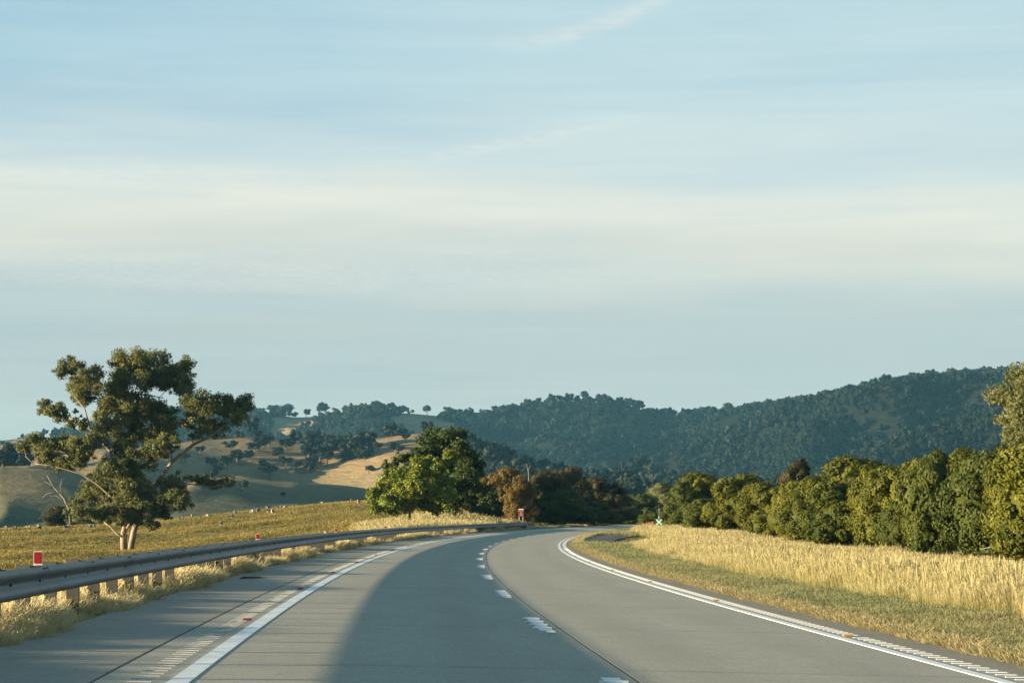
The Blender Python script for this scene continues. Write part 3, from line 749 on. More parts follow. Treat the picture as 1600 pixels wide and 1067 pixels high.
# ------------------------------------------------------------------ big gums
def gum_from_px(name, depth, base, lobes, limbs, scale, ox, oy, dens, size, label, cat='tree', thick=.85, mat='gum', bark='bark', core=0, sub=3.2, seed=3, droop=.35, thin=.0, dpt=.9, fuzz=1):
    x, y, z = to_ground(base, depth); O = Vector((x, y, z)); k = scale*depth/F
    LL = []
    for (cx, cy, rx, ry) in lobes:
        rx *= 1.12; ry *= 1.15
        dy = rng.uniform(-1, 1)*dpt*6
        p = at(ox+cx*scale, oy+cy*scale, depth) - O; ry_ = (rx+ry)/2*k
        LL.append((p.x, dy, p.z, rx*k, ry_, ry*k))
    root = empty(name, O, label=label, category=cat)
    me = crown('crown', LL, dens, size, 1.9, sub=4.2, subr=.40, droop=droop, core=core, spread=1.0, thin=thin, hidden=.25 if fuzz else .5, fuzz=fuzz)
    obj('crown', me, M[mat], root)
    paths = []
    for pts, w0, w1 in limbs:
        off = rng.uniform(.2, 2.0)
        q = []
        for i, (cx, cy) in enumerate(pts):
            p = at(ox+cx*scale, oy+cy*scale, depth) - O; p.y += off*i/len(pts); q.append(p)
        q[0].z = min(q[0].z, q[0].z)
        paths.append((q, w0*k/2*.8, w1*k/2*.8))
    obj('trunk', trunk_mesh('trunk', paths, 8), M[bark], root)
    return root
G1 = [(700,130,140,70),(830,120,65,55),(620,150,85,75),(850,220,55,50),(740,200,90,55),(903,243,26,20),(370,150,75,42),(335,215,50,42),(450,200,75,45),(400,262,80,45),
 (262,325,52,38),(325,362,62,34),(385,402,50,34),(580,250,100,75),(520,330,90,55),(640,310,100,65),(740,340,75,55),(600,430,110,55),(700,430,85,55),(790,400,55,38),
 (955,330,85,60),(1050,318,70,50),(1130,315,55,62),(925,410,62,50),(1000,415,62,42),(1140,375,34,34),(160,485,66,42),(245,495,55,38),(330,530,85,62),(300,592,52,42),(440,500,75,48),(405,560,52,42),
 (830,500,55,42),(780,530,65,42),(680,570,70,60),(560,620,60,50),(450,730,100,62),(540,760,100,72),(620,760,90,62),(420,800,65,52),(500,830,62,42),(700,740,72,45),
 (830,680,60,42),(810,760,52,62),(875,765,45,45),(760,820,60,42),(935,668,42,20),(1000,690,42,25),(1082,675,32,20),(205,555,50,34),(262,562,48,34),(125,515,40,28),(600,800,95,50),(550,850,60,36),(690,810,65,50),(640,850,50,30),(700,880,36,22),(650,680,60,50),(640,640,60,40),(480,640,50,40),(600,520,50,40),(500,410,60,40)]
L1 = [([(592,1040),(585,930),(600,850),(572,700),(560,560),(566,400),(590,250)],44,10),([(612,1040),(640,900),(690,780),(750,680),(820,580),(920,500),(1010,455),(1090,390)],40,8),
 ([(585,940),(555,925),(520,890),(470,855)],18,6),([(596,850),(540,760),(460,690),(380,640),(240,600),(160,592)],14,4),([(565,640),(520,530),(430,430),(360,385),(300,365)],18,5),
 ([(430,430),(402,330),(350,270)],12,4),([(562,560),(600,500),(640,280),(700,230),(800,180)],16,4),([(660,260),(760,275),(815,215)],9,3),([(740,695),(850,680),(1000,705),(1095,682)],12,4),
 ([(600,850),(610,780),(585,640),(600,520)],22,8),([(605,900),(660,800),(640,650),(600,560),(680,430)],16,6),([(640,900),(600,840),(570,820)],10,4),([(820,580),(800,450),(830,380)],10,4),([(160,592),(120,560),(110,500)],6,3)]
gum_from_px('gum_tree', 280., 198, G1, L1, 1/3.048, 0, 530, 34.0, .145, 'large spreading gum tree with pale forked trunk in the paddock behind the guard rail', thin=.0)
# big tree at the right edge
G2 = [(80,110,80,90),(20,60,80,70),(120,40,90,60),(-10,150,60,60),(60,220,90,80),(10,270,60,60),(120,260,90,90),(70,-30,70,50),(160,130,90,90),(130,320,90,60),(60,340,60,40),(30,190,60,60),(200,40,80,80),(210,220,80,90)]
gum_from_px('gum_tree', 150., 1625, G2, [([(90,760),(90,400),(100,200),(120,50)],34,10),([(90,420),(30,280),(0,150)],14,5),([(95,300),(180,180),(200,60)],14,5)], .58, 1606, 574, 80, .10,
            'tall grey-green gum at the right edge rising above the bushes', thin=.0, core=.35, dpt=.35)
# dead tree and shrub left of the gum
dead_branch(0, (112, 822), 430., [([(112, 828, 0), (108, 795, 0), (100, 778, 0), (85, 762, 1), (73, 742, 1)], .34, .08), ([(100, 778, 0), (94, 760, -1), (97, 746, -1)], .15, .05), ([(88, 768, 0), (72, 772, 1), (66, 778, 1)], .12, .04),
    ([(104, 786, 0), (88, 774, 1), (80, 775, 1), (76, 770, 1)], .14, .05), ([(94, 760, 0), (102, 744, 0)], .08, .03), ([(84, 760, 0), (70, 752, 1)], .08, .03)], .1, 'bare grey dead tree just left of the large gum', name='dead_tree', cat='tree')
bush(100, 789, 70, 445, 2, 'brown', 'low brown scrubby bush under the bare dead tree', group=None, name='shrub', cat='bush')
bush(128, 798, 46, 440, 4, 'gum', 'small grey-green shrub between the dead tree and the large gum', group=None, name='shrub', cat='bush')
# ------------------------------------------------------------------ green clump in the middle
GD = [(1180,340,100,60),(1250,390,80,70),(1060,400,90,60),(1330,470,75,60),(1360,560,55,75),(1270,600,110,80),(1350,690,90,60),(1450,700,60,55),(920,470,50,40),(825,530,55,50),(1180,470,110,80),(1150,600,100,80),(1250,720,110,60),(1100,300,40,30),(1230,310,50,35),(1390,500,40,30)]
gum_from_px('dark_tree', 246., 712, GD, [([(1240,880),(1240,760),(1220,600),(1180,400)],30,8),([(1240,780),(1320,640),(1350,500)],14,5)], 1/4, 400, 600, 34, .16, 'tall dark green tree behind the bright green one, right of middle paddock', mat='darktree', bark='bark_d', core=.6, droop=.1, thin=.05, dpt=.35)
GB = [(745,700,50,60),(850,650,85,65),(820,750,80,60),(960,560,85,65),(1040,510,75,55),(1130,520,55,50),(1210,450,45,45),(1000,640,95,65),(1110,640,85,65),(950,740,100,62),(1080,750,90,60),(1160,700,75,60),(890,700,80,60),(1010,480,35,25),(880,570,40,35),(780,640,35,30),(1180,600,50,40)]
gum_from_px('green_tree', 236., 645, GB, [([(960,880),(960,780),(960,640)],24,8),([(960,790),(860,700)],12,5),([(960,780),(1080,640)],12,5)], 1/4, 400, 600, 42, .14, 'bright green bushy tree standing in front of the dark tree', mat='bright', bark='bark_d', core=.62, droop=.05, dpt=.3)
# ------------------------------------------------------------------ trees where the road disappears, their shade put into dark leaf colours
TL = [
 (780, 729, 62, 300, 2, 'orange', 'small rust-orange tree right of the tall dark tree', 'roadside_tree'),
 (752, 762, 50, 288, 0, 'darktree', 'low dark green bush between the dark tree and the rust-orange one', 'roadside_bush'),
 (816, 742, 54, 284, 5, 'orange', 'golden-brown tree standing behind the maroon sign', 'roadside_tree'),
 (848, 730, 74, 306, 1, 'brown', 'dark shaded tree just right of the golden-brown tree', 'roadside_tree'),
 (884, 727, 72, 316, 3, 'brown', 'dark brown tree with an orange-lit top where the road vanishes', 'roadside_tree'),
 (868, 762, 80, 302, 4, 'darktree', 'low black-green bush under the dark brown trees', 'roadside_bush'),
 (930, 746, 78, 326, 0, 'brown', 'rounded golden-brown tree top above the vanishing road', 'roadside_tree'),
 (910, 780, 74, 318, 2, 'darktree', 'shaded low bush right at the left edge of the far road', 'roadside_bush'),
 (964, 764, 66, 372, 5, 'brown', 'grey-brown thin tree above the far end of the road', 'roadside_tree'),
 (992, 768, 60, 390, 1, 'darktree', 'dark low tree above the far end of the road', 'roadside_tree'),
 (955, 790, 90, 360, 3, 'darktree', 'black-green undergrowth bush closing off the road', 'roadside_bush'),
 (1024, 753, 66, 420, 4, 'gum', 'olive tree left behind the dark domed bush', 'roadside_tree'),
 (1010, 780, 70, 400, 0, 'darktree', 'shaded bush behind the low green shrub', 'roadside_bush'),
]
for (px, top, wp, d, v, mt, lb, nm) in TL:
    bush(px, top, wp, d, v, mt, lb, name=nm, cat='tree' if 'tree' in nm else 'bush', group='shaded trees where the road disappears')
dead_branch(0, (826, 815), 306., [([(826, 820, 0), (826.5, 760, 0), (826, 738, 0), (824, 727, 0)], .10, .05), ([(826, 734, 0), (829, 727, 0)], .10, .04), ([(825, 731, 0), (822, 724, 0)], .07, .03)], .1, 'bare pale dead trunk sticking up beside the golden-brown tree', name='dead_tree', cat='tree')

# ------------------------------------------------------------------ signs and posts
M['green'] = simple('green_sign_paint', (.01, .21, .12), .45, var=.06); M['white'] = simple('white_sign_paint', (.72, .74, .70), .45, var=.05)
M['maroon'] = simple('maroon_sign_paint', (.16, .03, .035), .5, var=.08); M['steel'] = simple('galvanised_pole', (.42, .42, .40), .5, metal=.4)
d = 206.; x, y, z = to_ground(1029, d)
sg = empty('cross_sign', (x, y, z), label='green square sign with a white X on a thin pole in tall grass', category='sign')
zc = at(1029, 815.5, d).z-z; tp = at(1029, 794, d).z-z; s = .55
mb = MB(); mb.tube([(0, 0, -.3), (0, 0, tp)], [.035, .035], 8); obj('pole', mb.me('pole'), M['steel'], sg)
mb = MB(); mb.box((0, -.05, zc), (s, .012, s)); pn = obj('panel', mb.me('panel'), M['green'], sg)
for a in (1, -1):
    mb = MB(); c_, s_ = math.cos(math.pi/4), math.sin(math.pi/4)*a; mb.box((0, -.060-.003*(a > 0), zc), (s*1.18, .006, .085), ax=[(c_, 0, s_), (0, 1, 0), (-s_, 0, c_)]); obj('cross_bar', mb.me('cross_bar'), M['white'], pn)
mb = MB(); zb0, zb1 = zc+.42, tp; mb.add([(-.02, -.055, zb0), (.05, .10, zb0), (.13, .12, zb1), (-.07, -.06, zb1-.06), (-.02, -.035, zb0), (.05, .12, zb0), (.13, .14, zb1), (-.07, -.04, zb1-.06)],
    [(0, 1, 2, 3), (7, 6, 5, 4), (0, 4, 5, 1), (1, 5, 6, 2), (2, 6, 7, 3), (3, 7, 4, 0)]); obj('side_blade', mb.me('side_blade'), M['white'], sg)
d = 262.; x, y, z = to_ground(814, d)
sg = empty('information_sign', (x, y, z), label='maroon board with white heading and lettering on two posts behind the guard rail end', category='sign')
zt0 = at(814, 794.5, d).z-z; zt1 = at(814, 807, d).z-z; wd = 9.6/F*d
mb = MB(); mb.box((0, 0, (zt0+zt1)/2), (wd, .03, zt0-zt1)); pn = obj('board', mb.me('board'), M['maroon'], sg)
mb = MB(); mb.box((0, -.022, zt0-.07), (wd*.80, .012, .09)); obj('heading', mb.me('heading'), M['white'], pn)
for (rowz, segs) in ((.24, [(-.24, -.12), (-.09, .05), (.08, .22)]), (.40, [(-.10, .02), (.05, .1)]), (.50, [(-.12, -.02), (.01, .12)]), (.60, [(-.08, .10)]), (.72, [(-.22, -.06), (-.03, .20)])):
    for a, b_ in segs:
        mb = MB(); mb.box(((a+b_)/2, -.020, zt0-rowz*(zt0-zt1)/.87), (b_-a, .008, .022)); obj('lettering', mb.me('lettering'), M['white'], pn)
for sx in (-.2, .2):
    mb = MB(); mb.tube([(sx, .03, -.4), (sx, .03, zt0-.05)], [.03, .03], 6); obj('post', mb.me('post'), M['steel'], sg)
def guide_post(px, depth, label, h=.95, mat='white', grp='guide posts along the verges'):
    x, y, z = to_ground(px, depth); o = empty('guide_post', (x, y, z), label=label, category='guide post', group=grp)
    mb = MB(); mb.box((0, 0, h/2-.1), (.10, .05, h+.2)); obj('post', mb.me('post'), M[mat], o)
    mb = MB(); mb.box((0, -.03, h-.16), (.06, .008, .12)); obj('reflector', mb.me('reflector'), M['red'], o)
guide_post(1102, 205, 'short white guide post in the tall grass right of the green cross sign', 1.0)
guide_post(822, 268, 'small orange-red marker just right of the maroon board', .75, 'red')

# ------------------------------------------------------------------ sheep
def sheep_mesh(grazing):
    me = bpy.data.meshes.new('sk'); P = [(0, 0, .62), (.28, 0, .63), (-.34, 0, .62), (.50, 0, .66 if not grazing else .56), (.66, 0, .80 if not grazing else .30), (.80, 0, .74 if not grazing else .16)]
    Rr = [.27, .25, .24, .14, .10, .065]; Ed = [(0, 1), (0, 2), (1, 3), (3, 4), (4, 5)]
    for sx in (.27, -.33):
        for sy in (.13, -.13):
            b0 = len(P); P += [(sx, sy, .36), (sx, sy, .0)]; Rr += [.075, .04]; Ed += [(1 if sx > 0 else 2, b0), (b0, b0+1)]
    me.from_pydata(P, Ed, []); o = bpy.data.objects.new('sk', me); COL.objects.link(o)
    md = o.modifiers.new('s', 'SKIN'); sb = o.modifiers.new('b', 'SUBSURF'); sb.levels = 1
    for i, r in enumerate(Rr): me.skin_vertices[0].data[i].radius = (r, r); 
    me.skin_vertices[0].data[0].use_root = True
    bpy.context.view_layer.update()
    ev = o.evaluated_get(bpy.context.evaluated_depsgraph_get()); out = bpy.data.meshes.new_from_object(ev)
    bpy.data.objects.remove(o); out.name = 'sheep'; out.polygons.foreach_set('use_smooth', np.ones(len(out.polygons), bool)); return out
M['wool'] = simple('sunlit_wool', (.27, .23, .165), .95, var=.25, scale=7, bump=.5)  # wool colour for the sheep in sun
M['wool2'] = simple('shaded_wool', (.10, .10, .09), .95, var=.25, scale=7, bump=.5)  # same wool with shade put into its colour
sm = [sheep_mesh(True), sheep_mesh(False)]
for q in list(sm): q2 = q.copy(); sm.append(q2)
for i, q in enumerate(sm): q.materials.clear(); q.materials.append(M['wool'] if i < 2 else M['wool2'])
def hit(px, py, d0=150., d1=520.):
    ds = np.linspace(d0, d1, 1500); r_ = ray(px, py); zz = CH + r_[2]*ds; gz = G(r_[0]*ds, ds)
    k = np.where(zz < gz)[0]; return float(ds[k[0]]) if len(k) else 470.
SH = [(11, 829, 0, 2), (24, 830, 10, 2), (47, 828, 170, 0), (60, 826, 20, 1), (64, 830, 80, 2), (94, 824, 0, 1), (105, 828, 40, 2), (108, 827, 170, 0), (129, 820, 10, 2), (136, 818, 0, 0), (140, 827, 5, 2), (148, 826, 170, 3),
      (284, 815, 0, 2), (302, 811, 100, 1), (324, 811, 0, 0), (347, 824, 95, 1), (366, 806, 10, 2), (364, 812, 80, 1), (396, 801, 10, 2), (407, 800, 175, 2), (417, 799, 0, 3), (437, 797, 10, 2), (448, 796, 180, 0), (420, 803, 60, 1),
      (427, 804, 95, 0), (502, 790, 5, 0), (550, 786, 90, 0), (561, 789, 92, 1), (394, 804, 0, 1), (405, 803, 180, 2)]
def number_by_place(group):
    by = {}
    for o in bpy.data.objects:
        if o.get('group') == group: by.setdefault(o['label'], []).append(o)
    for lb, os_ in by.items():
        if len(os_) > 1:
            os_.sort(key=lambda o: o.location.x/o.location.y)
            for o, w_ in zip(os_, ORD): o['label'] = lb + ', ' + w_
ORD = ['leftmost'] + [q+' from left' for q in ('second', 'third', 'fourth', 'fifth', 'sixth', 'seventh', 'eighth', 'ninth', 'tenth', 'eleventh', 'twelfth', 'thirteenth', 'fourteenth', 'fifteenth', 'sixteenth')] + ['rightmost']
side = ['far left of the paddock', 'between the left edge and the large gum', 'just right of the large gum', 'right part of the paddock crest']
lastg = {}
for i, (px, py, rz, v) in enumerate(SH):
    d = hit(px, py); d = min(d, 476.); x = (px-800)/F*d; z = float(G(np.array([x]), np.array([d]))[0])
    o = obj('sheep', sm[v]); o.location = (x, d, z+.05); o.rotation_euler = (0, 0, R(rz+rng.uniform(-12, 12))); o.scale = (.98,)*3
    colr = 'grey shaded' if v > 1 else 'cream sunlit'; pose = 'grazing' if v in (0, 2) else 'standing with head up'
    where = side[0] if px < 75 else side[1] if px < 160 else side[2] if px < 380 else side[3]
    o['label'] = f'{colr} sheep {pose}, {where}'; o['category'] = 'sheep'
    o['group'] = f'{colr} sheep {pose} {where}'
for o in bpy.data.objects:
    if o.name.startswith('sheep') and o.get('label'): o['group'] = 'sheep grazing in the paddock'
number_by_place('sheep grazing in the paddock')

# ------------------------------------------------------------------ distant trees
def far_crown(seed, dens=2.2, size=.85, h=9.5, wd=8.5):
    n = 9; L = []
    for i in range(n):
        a = rng.uniform(0, 2*math.pi); r = rng.uniform(.1, .36)*wd; L.append((math.cos(a)*r, math.sin(a)*r, h*rng.uniform(.42, .82), wd*rng.uniform(.13, .24), wd*rng.uniform(.13, .24), h*rng.uniform(.10, .17)))
    return crown('crown', L, dens, size, 1.3, sub=2.2, subr=.5, core=.8, spread=.6)
far_me = [far_crown(k) for k in range(6)]
for me in far_me: me.materials.append(M['far'])
det_me = [far_crown(k, 6, .42) for k in range(5)]
for me in det_me: me.materials.append(M['far'])
ft = trunk_mesh('trunk', [([(0, 0, -1), (.1, 0, 2), (-.2, .1, 5)], .34, .16), ([(0, 0, 2), (1.2, .3, 4), (2.2, .4, 6)], .18, .08), ([(0, 0, 2.4), (-1.2, -.3, 4.4), (-2.1, .2, 6.2)], .16, .08)], 6)
ft.materials.append(M['bark_d'])
def scatter(name, P, rotz, scl, variants, kind='stuff', tiltv=None, sclz=None, parent=None):
    n = len(P); me = bpy.data.meshes.new(name); me.vertices.add(n); me.vertices.foreach_set('co', np.asarray(P, np.float32).ravel())
    rot = np.zeros((n, 3), np.float32); rot[:, 2] = rotz
    if tiltv is not None: rot[:, :2] = tiltv
    a = me.attributes.new('rot', 'FLOAT_VECTOR', 'POINT'); a.data.foreach_set('vector', rot.ravel())
    s3 = np.ones((n, 3), np.float32)*np.asarray(scl, np.float32)[:, None]
    if sclz is not None: s3[:, 2] *= sclz
    a = me.attributes.new('scl', 'FLOAT_VECTOR', 'POINT'); a.data.foreach_set('vector', s3.ravel())
    a = me.attributes.new('idx', 'INT', 'POINT'); a.data.foreach_set('value', rng.integers(0, len(variants), n).astype(np.int32))
    me.update()
    src = bpy.data.collections.new(name+'_source')
    for k, vm in enumerate(variants): src.objects.link(bpy.data.objects.new(f'{name}_piece', vm))
    gt = bpy.data.node_groups.new(name, 'GeometryNodeTree')
    gt.interface.new_socket('Geometry', in_out='INPUT', socket_type='NodeSocketGeometry'); gt.interface.new_socket('Geometry', in_out='OUTPUT', socket_type='NodeSocketGeometry')
    N = gt.nodes.new; gi = N('NodeGroupInput'); go = N('NodeGroupOutput'); ip = N('GeometryNodeInstanceOnPoints'); ci = N('GeometryNodeCollectionInfo')
    ci.inputs['Collection'].default_value = src; ci.inputs['Separate Children'].default_value = True; ci.inputs['Reset Children'].default_value = True
    def na(nm, t): q = N('GeometryNodeInputNamedAttribute'); q.data_type = t; q.inputs[0].default_value = nm; return q.outputs[0]
    Lk = gt.links.new; er = N('FunctionNodeEulerToRotation'); Lk(na('rot', 'FLOAT_VECTOR'), er.inputs[0])
    Lk(gi.outputs[0], ip.inputs['Points']); Lk(ci.outputs[0], ip.inputs['Instance']); ip.inputs['Pick Instance'].default_value = True
    Lk(na('idx', 'INT'), ip.inputs['Instance Index']); Lk(er.outputs[0], ip.inputs['Rotation']); Lk(na('scl', 'FLOAT_VECTOR'), ip.inputs['Scale']); Lk(ip.outputs[0], go.inputs[0])
    o = obj(name, me, None, parent); o['kind'] = kind; md = o.modifiers.new('scatter', 'NODES'); md.node_group = gt; return o
# forest
nF = 60000
th_ = np.radians(rng.uniform(-14.5, 14.5, nF)); r_ = np.sqrt(rng.uniform(1000**2, 3320**2, nF))
m_ = rng.random(nF) < forest_mask(th_, r_)
px_ = 800+F*np.tan(th_)
th_, r_, px_ = th_[m_], r_[m_], px_[m_]
x_, y_ = r_*np.sin(th_), r_*np.cos(th_); z_ = hills_z(th_, r_)
# keep only trees whose top is near or above what stands in front (cheap visibility)
tb = np.linspace(np.radians(-15), np.radians(15), 301); ri = np.arange(600, 3400, 20.)
RR2, TH2 = np.meshgrid(ri, tb, indexing='ij'); el2 = (hills_z(TH2, RR2)-CH)/RR2; hor = np.maximum.accumulate(el2, 0)
ti = np.clip(np.searchsorted(tb, th_), 0, 300); k_ = np.clip(((r_-600)/20).astype(int)-1, 0, len(ri)-1)
vis = (z_+16-CH)/r_ > hor[k_, ti]
x_, y_, z_, r_ = x_[vis], y_[vis], z_[vis], r_[vis]
print('forest trees', len(x_))
sc_ = np.clip(rng.lognormal(-.05, .30, len(x_)), .45, 1.7)
gap = fbm(x_/28., y_/40., 2, 91) > -.42
x_, y_, z_, r_, sc_ = x_[gap], y_[gap], z_[gap], r_[gap], sc_[gap]
scatter('hill_forest', np.stack([x_, y_, z_-1.2], 1), rng.uniform(0, 6.28, len(x_)), sc_, far_me, sclz=rng.uniform(.8, 1.15, len(x_)))
# individual trees: on the skyline and on the open golden hill
def far_tree(px, py_base, top, depth, label, grp, v, wpx=None, name='hill_tree', snap=True):
    x = (px-800)/F*depth; th0 = math.atan2(x, depth); r0 = math.hypot(x, depth)
    z = float(hills_z(np.array([th0]), np.array([r0]))[0])
    ht = (py_base-top)/F*depth; s = ht/7.4 if name == 'skyline_tree' else ht/8.6
    root = empty(name, (x, depth, z), rng.uniform(0, 6.28), label=label, category='tree', group=grp)
    o = obj('crown', det_me[v % 5], None, root); sw = s if wpx is None else (wpx/F*depth)/7.4
    o.scale = (sw, sw, s); t = obj('trunk', ft, None, root); t.scale = (sw, sw, s); return root
SK = [(430, 646, 632, 3240), (447, 646, 631, 3240), (478, 648, 639, 3235), (500, 648, 636, 3240), (508, 648, 633, 3245), (524, 648, 640, 3235), (540, 648, 638, 3240), (553, 646, 637, 3240), (562, 646, 636, 3240), (583, 643, 629, 3240), (592, 642, 629, 3245), (612, 640, 628, 3250), (619, 640, 634, 3250), (667, 642, 630, 3245), (644, 641, 637, 3245),
      (700, 650, 638, 3240), (717, 652, 641, 3240), (790, 640, 629, 3240), (825, 633, 624, 3240), (866, 626, 618, 3240), (876, 626, 616, 3245), (915, 618, 606, 3248), (940, 624, 613, 3242), (952, 628, 617, 3240), (975, 634, 623, 3240), (985, 637, 622, 3242), (999, 640, 625, 3244), (1012, 642, 634, 3240), (1077, 642, 635, 3240), (1090, 642, 634, 3242), (1105, 641, 631, 3242), (1140, 640, 627, 3242), (1167, 638, 628, 3242), (1180, 637, 630, 3240), (1195, 636, 627, 3240), (1220, 634, 626, 3240),
      (1356, 608, 594, 2600), (1385, 602, 590, 2610), (1340, 607, 597, 2590), (1410, 603, 595, 2615), (8, 686, 681, 3235), (25, 686, 682, 3235), (122, 678, 670, 3235), (264, 646, 634, 3240), (283, 643, 633, 3240), (396, 644, 634, 3240)]
for i, (px, b_, tp_, d) in enumerate(SK):
    if px < 420: wh = 'on the far left ridge, partly behind the large gum'
    elif px < 575: wh = 'on the flat skyline just right of the large gum'
    elif px < 730: wh = 'on the low rise of the skyline above the golden hill'
    elif px < 905: wh = 'on the wooded slope left of the middle summit'
    elif px < 930: wh = 'alone on the bare middle summit'
    elif px < 1030: wh = 'on the skyline just right of the middle summit'
    elif px < 1230: wh = 'in the skyline saddle between the two summits'
    else: wh = 'on the highest right-hand summit'
    far_tree(px, b_+2, tp_, d, 'dark tree ' + wh, 'trees standing out on the skyline', i, wpx=(b_-tp_)*rng.uniform(1.0, 1.5)+3, name='skyline_tree')
PT = [(355, 735, 22, 1400), (371, 728, 24, 1420), (392, 722, 18, 1440), (398, 712, 20, 1450), (405, 704, 22, 1470), (422, 750, 24, 1300), (414, 740, 20, 1330), (437, 722, 20, 1430), (447, 735, 18, 1380), (463, 738, 14, 1370), (482, 742, 16, 1330), (482, 722, 26, 1430), (492, 714, 28, 1460), (478, 705, 26, 1480), (500, 722, 24, 1420), (512, 728, 22, 1400), (516, 712, 26, 1460), (524, 705, 22, 1480), (488, 735, 20, 1380), (566, 690, 14, 1530), (590, 708, 16, 1470), (628, 686, 16, 1545), (618, 712, 20, 1440), (634, 692, 14, 1530), (340, 744, 18, 1350), (329, 738, 20, 1380), (443, 777, 8, 1120), (330, 752, 16, 1290), (360, 710, 18, 1480), (380, 768, 16, 1180), (420, 702, 20, 1490), (447, 706, 18, 1490), (20, 712, 16, 1520), (62, 716, 14, 1510), (5, 732, 18, 1420), (75, 708, 12, 1530), (577, 742, 12, 1280), (544, 690, 12, 1540), (313, 712, 14, 1500), (290, 725, 18, 1450)]
for i, (px, by, hpx, d) in enumerate(PT):
    # find the depth on the open hill where this row is seen
    ds = np.arange(800, 1660, 4.); t0 = math.atan((px-800)/F); hz = hills_z(np.full(len(ds), t0), ds/math.cos(t0)); ez = CH + ds*ray(px, by)[2]
    k = np.where(hz >= ez)[0]; dd = float(ds[k[0]]) if len(k) else 1550.
    wh = 'on the slopes at the far left of the photo' if px < 100 else 'close right of the large gum on the golden hill' if px < 410 else 'in the middle of the golden hill' if px < 530 else 'on the golden spur left of the green clump'
    far_tree(px, by+1, by-hpx, dd, 'grey-green tree ' + wh, 'paddock trees on the open hill', i, wpx=hpx*rng.uniform(1.0, 1.4), name='paddock_tree')

number_by_place('trees standing out on the skyline'); number_by_place('paddock trees on the open hill')

# ------------------------------------------------------------------ grass
def tuft_mesh(name, nb, h, spread, width, lean, seedhead=0., flop=.3, mat=None):
    V = []; Fq = []; H = []
    for i in range(nb):
        a = rng.uniform(0, 2*math.pi); r = spread*math.sqrt(rng.random()); p = np.array([math.cos(a)*r, math.sin(a)*r, 0.])
        d = rng.uniform(0, 2*math.pi); out = np.array([math.cos(d), math.sin(d), 0])*lean*rng.random() + p/max(spread, .01)*lean*.5
        hh = h*rng.uniform(.55, 1.1); fa = rng.uniform(0, math.pi); sd_ = np.array([math.cos(fa), math.sin(fa), 0])*width*.5
        p1 = p+out*hh*.35+np.array([0, 0, hh*.55]); p2 = p+out*hh*(1.0)+np.array([0, 0, hh*(1-flop*rng.random())])
        k = len(V)
        wt = 1.6 if rng.random() < seedhead else .35
        V += [p-sd_, p+sd_, p1+sd_*.8, p1-sd_*.8, p2+sd_*wt, p2-sd_*wt]; H += [0, 0, .55, .55, 1, 1]
        Fq += [(k, k+1, k+2, k+3), (k+3, k+2, k+4, k+5)]
    me = mesh(name, V, Fq, attrs={'h': H}); me.materials.append(mat); return me
def pts_uy(n, u0, u1, y0, y1, power=1.0, gz=G):
    """random points in the road frame; density falls with distance"""
    t = rng.random(n); ya = y0*(y1/y0)**t if power == 1 else y0+(y1-y0)*t**power
    u = rng.uniform(u0, u1, n); x = C_(ya)+u; return x, ya, u
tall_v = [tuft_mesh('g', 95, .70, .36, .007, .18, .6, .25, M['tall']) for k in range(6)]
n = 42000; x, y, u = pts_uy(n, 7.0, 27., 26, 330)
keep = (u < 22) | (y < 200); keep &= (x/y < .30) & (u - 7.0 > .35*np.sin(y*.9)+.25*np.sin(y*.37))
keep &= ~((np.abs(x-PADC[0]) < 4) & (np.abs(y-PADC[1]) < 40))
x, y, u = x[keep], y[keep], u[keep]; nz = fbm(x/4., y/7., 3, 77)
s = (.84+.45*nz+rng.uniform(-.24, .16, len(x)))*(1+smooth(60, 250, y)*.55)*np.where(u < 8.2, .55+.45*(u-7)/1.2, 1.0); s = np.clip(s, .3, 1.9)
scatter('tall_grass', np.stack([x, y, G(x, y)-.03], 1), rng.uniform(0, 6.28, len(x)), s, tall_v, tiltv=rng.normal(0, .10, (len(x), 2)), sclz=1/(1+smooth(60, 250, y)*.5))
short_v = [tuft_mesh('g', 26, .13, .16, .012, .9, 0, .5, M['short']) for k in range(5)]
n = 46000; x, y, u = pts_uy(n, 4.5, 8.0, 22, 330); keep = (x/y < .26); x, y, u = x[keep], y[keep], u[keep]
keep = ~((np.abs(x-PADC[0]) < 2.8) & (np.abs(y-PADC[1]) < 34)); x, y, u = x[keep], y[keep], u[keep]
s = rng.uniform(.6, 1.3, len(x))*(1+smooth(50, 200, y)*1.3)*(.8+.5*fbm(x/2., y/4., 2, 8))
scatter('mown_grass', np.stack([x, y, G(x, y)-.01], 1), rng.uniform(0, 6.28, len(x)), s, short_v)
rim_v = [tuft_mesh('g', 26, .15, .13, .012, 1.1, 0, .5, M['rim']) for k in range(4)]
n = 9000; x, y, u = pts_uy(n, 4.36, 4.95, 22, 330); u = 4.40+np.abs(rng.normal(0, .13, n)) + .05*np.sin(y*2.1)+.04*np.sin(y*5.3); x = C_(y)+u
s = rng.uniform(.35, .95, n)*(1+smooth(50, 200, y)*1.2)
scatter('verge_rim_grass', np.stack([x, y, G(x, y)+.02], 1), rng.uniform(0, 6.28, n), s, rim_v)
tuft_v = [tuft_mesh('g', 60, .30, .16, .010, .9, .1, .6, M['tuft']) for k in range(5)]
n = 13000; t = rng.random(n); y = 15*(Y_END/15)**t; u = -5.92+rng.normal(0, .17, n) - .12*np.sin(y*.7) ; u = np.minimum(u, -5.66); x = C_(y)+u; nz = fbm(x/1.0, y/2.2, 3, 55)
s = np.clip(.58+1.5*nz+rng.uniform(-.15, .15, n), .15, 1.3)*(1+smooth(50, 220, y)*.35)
scatter('rail_tufts', np.stack([x, y, G(x, y)+.0], 1), rng.uniform(0, 6.28, n), s, tuft_v, tiltv=rng.normal(0, .2, (n, 2)))
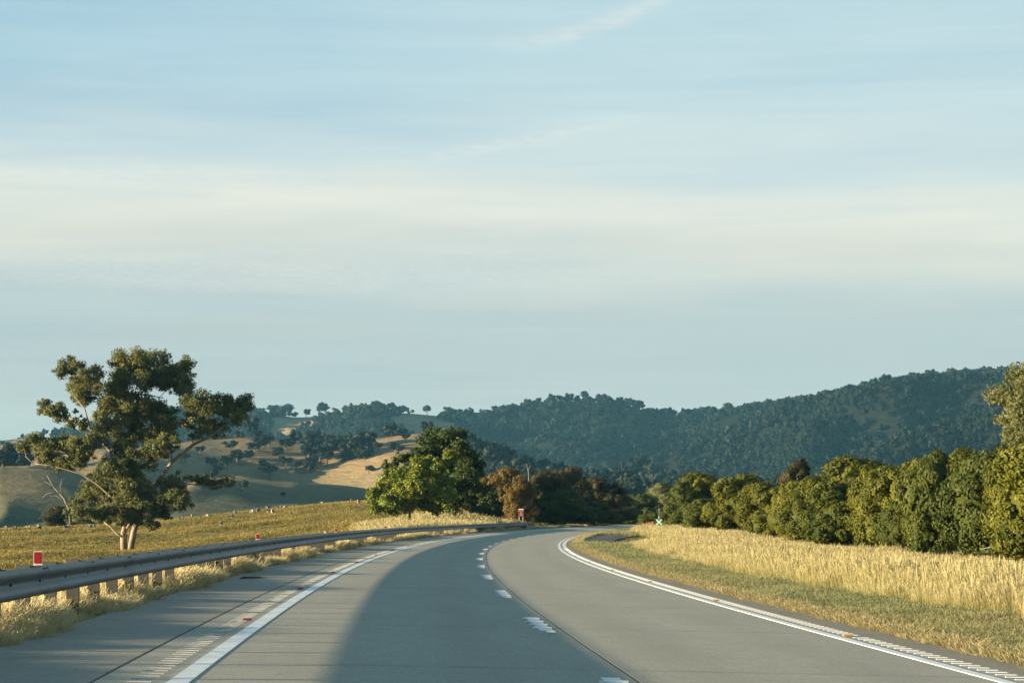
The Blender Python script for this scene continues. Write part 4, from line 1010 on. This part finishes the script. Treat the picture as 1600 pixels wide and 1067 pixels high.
n = 26000; t = rng.random(n); y = 15*(320/15)**t; u = rng.uniform(-9.5, -6.1, n); x = C_(y)+u
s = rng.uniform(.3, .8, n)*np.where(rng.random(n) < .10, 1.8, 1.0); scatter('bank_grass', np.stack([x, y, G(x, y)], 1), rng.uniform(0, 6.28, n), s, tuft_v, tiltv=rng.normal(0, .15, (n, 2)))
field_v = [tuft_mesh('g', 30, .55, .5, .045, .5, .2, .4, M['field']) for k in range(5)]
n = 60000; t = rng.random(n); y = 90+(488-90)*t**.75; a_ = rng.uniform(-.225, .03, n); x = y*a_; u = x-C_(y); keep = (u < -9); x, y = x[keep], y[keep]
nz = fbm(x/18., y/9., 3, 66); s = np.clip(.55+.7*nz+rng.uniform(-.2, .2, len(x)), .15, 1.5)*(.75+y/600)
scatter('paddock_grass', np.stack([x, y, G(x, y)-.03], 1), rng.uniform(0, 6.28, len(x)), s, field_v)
# pale dry seed grass mound behind the rail by the green clump
pale_v = [tuft_mesh('g', 40, .9, .35, .03, .4, .4, .3, M['tall']) for k in range(4)]
n = 5000; px_ = rng.uniform(555, 835, n); y = rng.uniform(205, 262, n); x = (px_-800)/F*y; u = x-C_(y); keep = (u < -6.6); x, y = x[keep], y[keep]
scatter('pale_seed_grass', np.stack([x, y, G(x, y)], 1), rng.uniform(0, 6.28, len(x)), rng.uniform(.6, 1.2, len(x)), pale_v, tiltv=rng.normal(0, .1, (len(x), 2)))
# litter on the shoulder
o = MB(); o.add([(0, 0, 0), (.55, .03, .01), (.62, .12, .02), (.3, .16, .03), (.02, .1, .02), (.1, .05, .045), (.4, .08, .05)], [(0, 1, 6, 5), (1, 2, 3, 6), (3, 4, 5, 6), (4, 0, 5)])
o = obj('tyre_scrap', o.me('tyre_scrap'), simple('torn_rubber', (.02, .02, .02), .8)); yy = 51.; o.location = (C_(yy)-5.35, yy, float(road_z(-5.3, yy))+.004)
o['label'] = 'black strip of torn tyre rubber on the left shoulder by the grass'; o['category'] = 'tyre scrap'

build_haze()
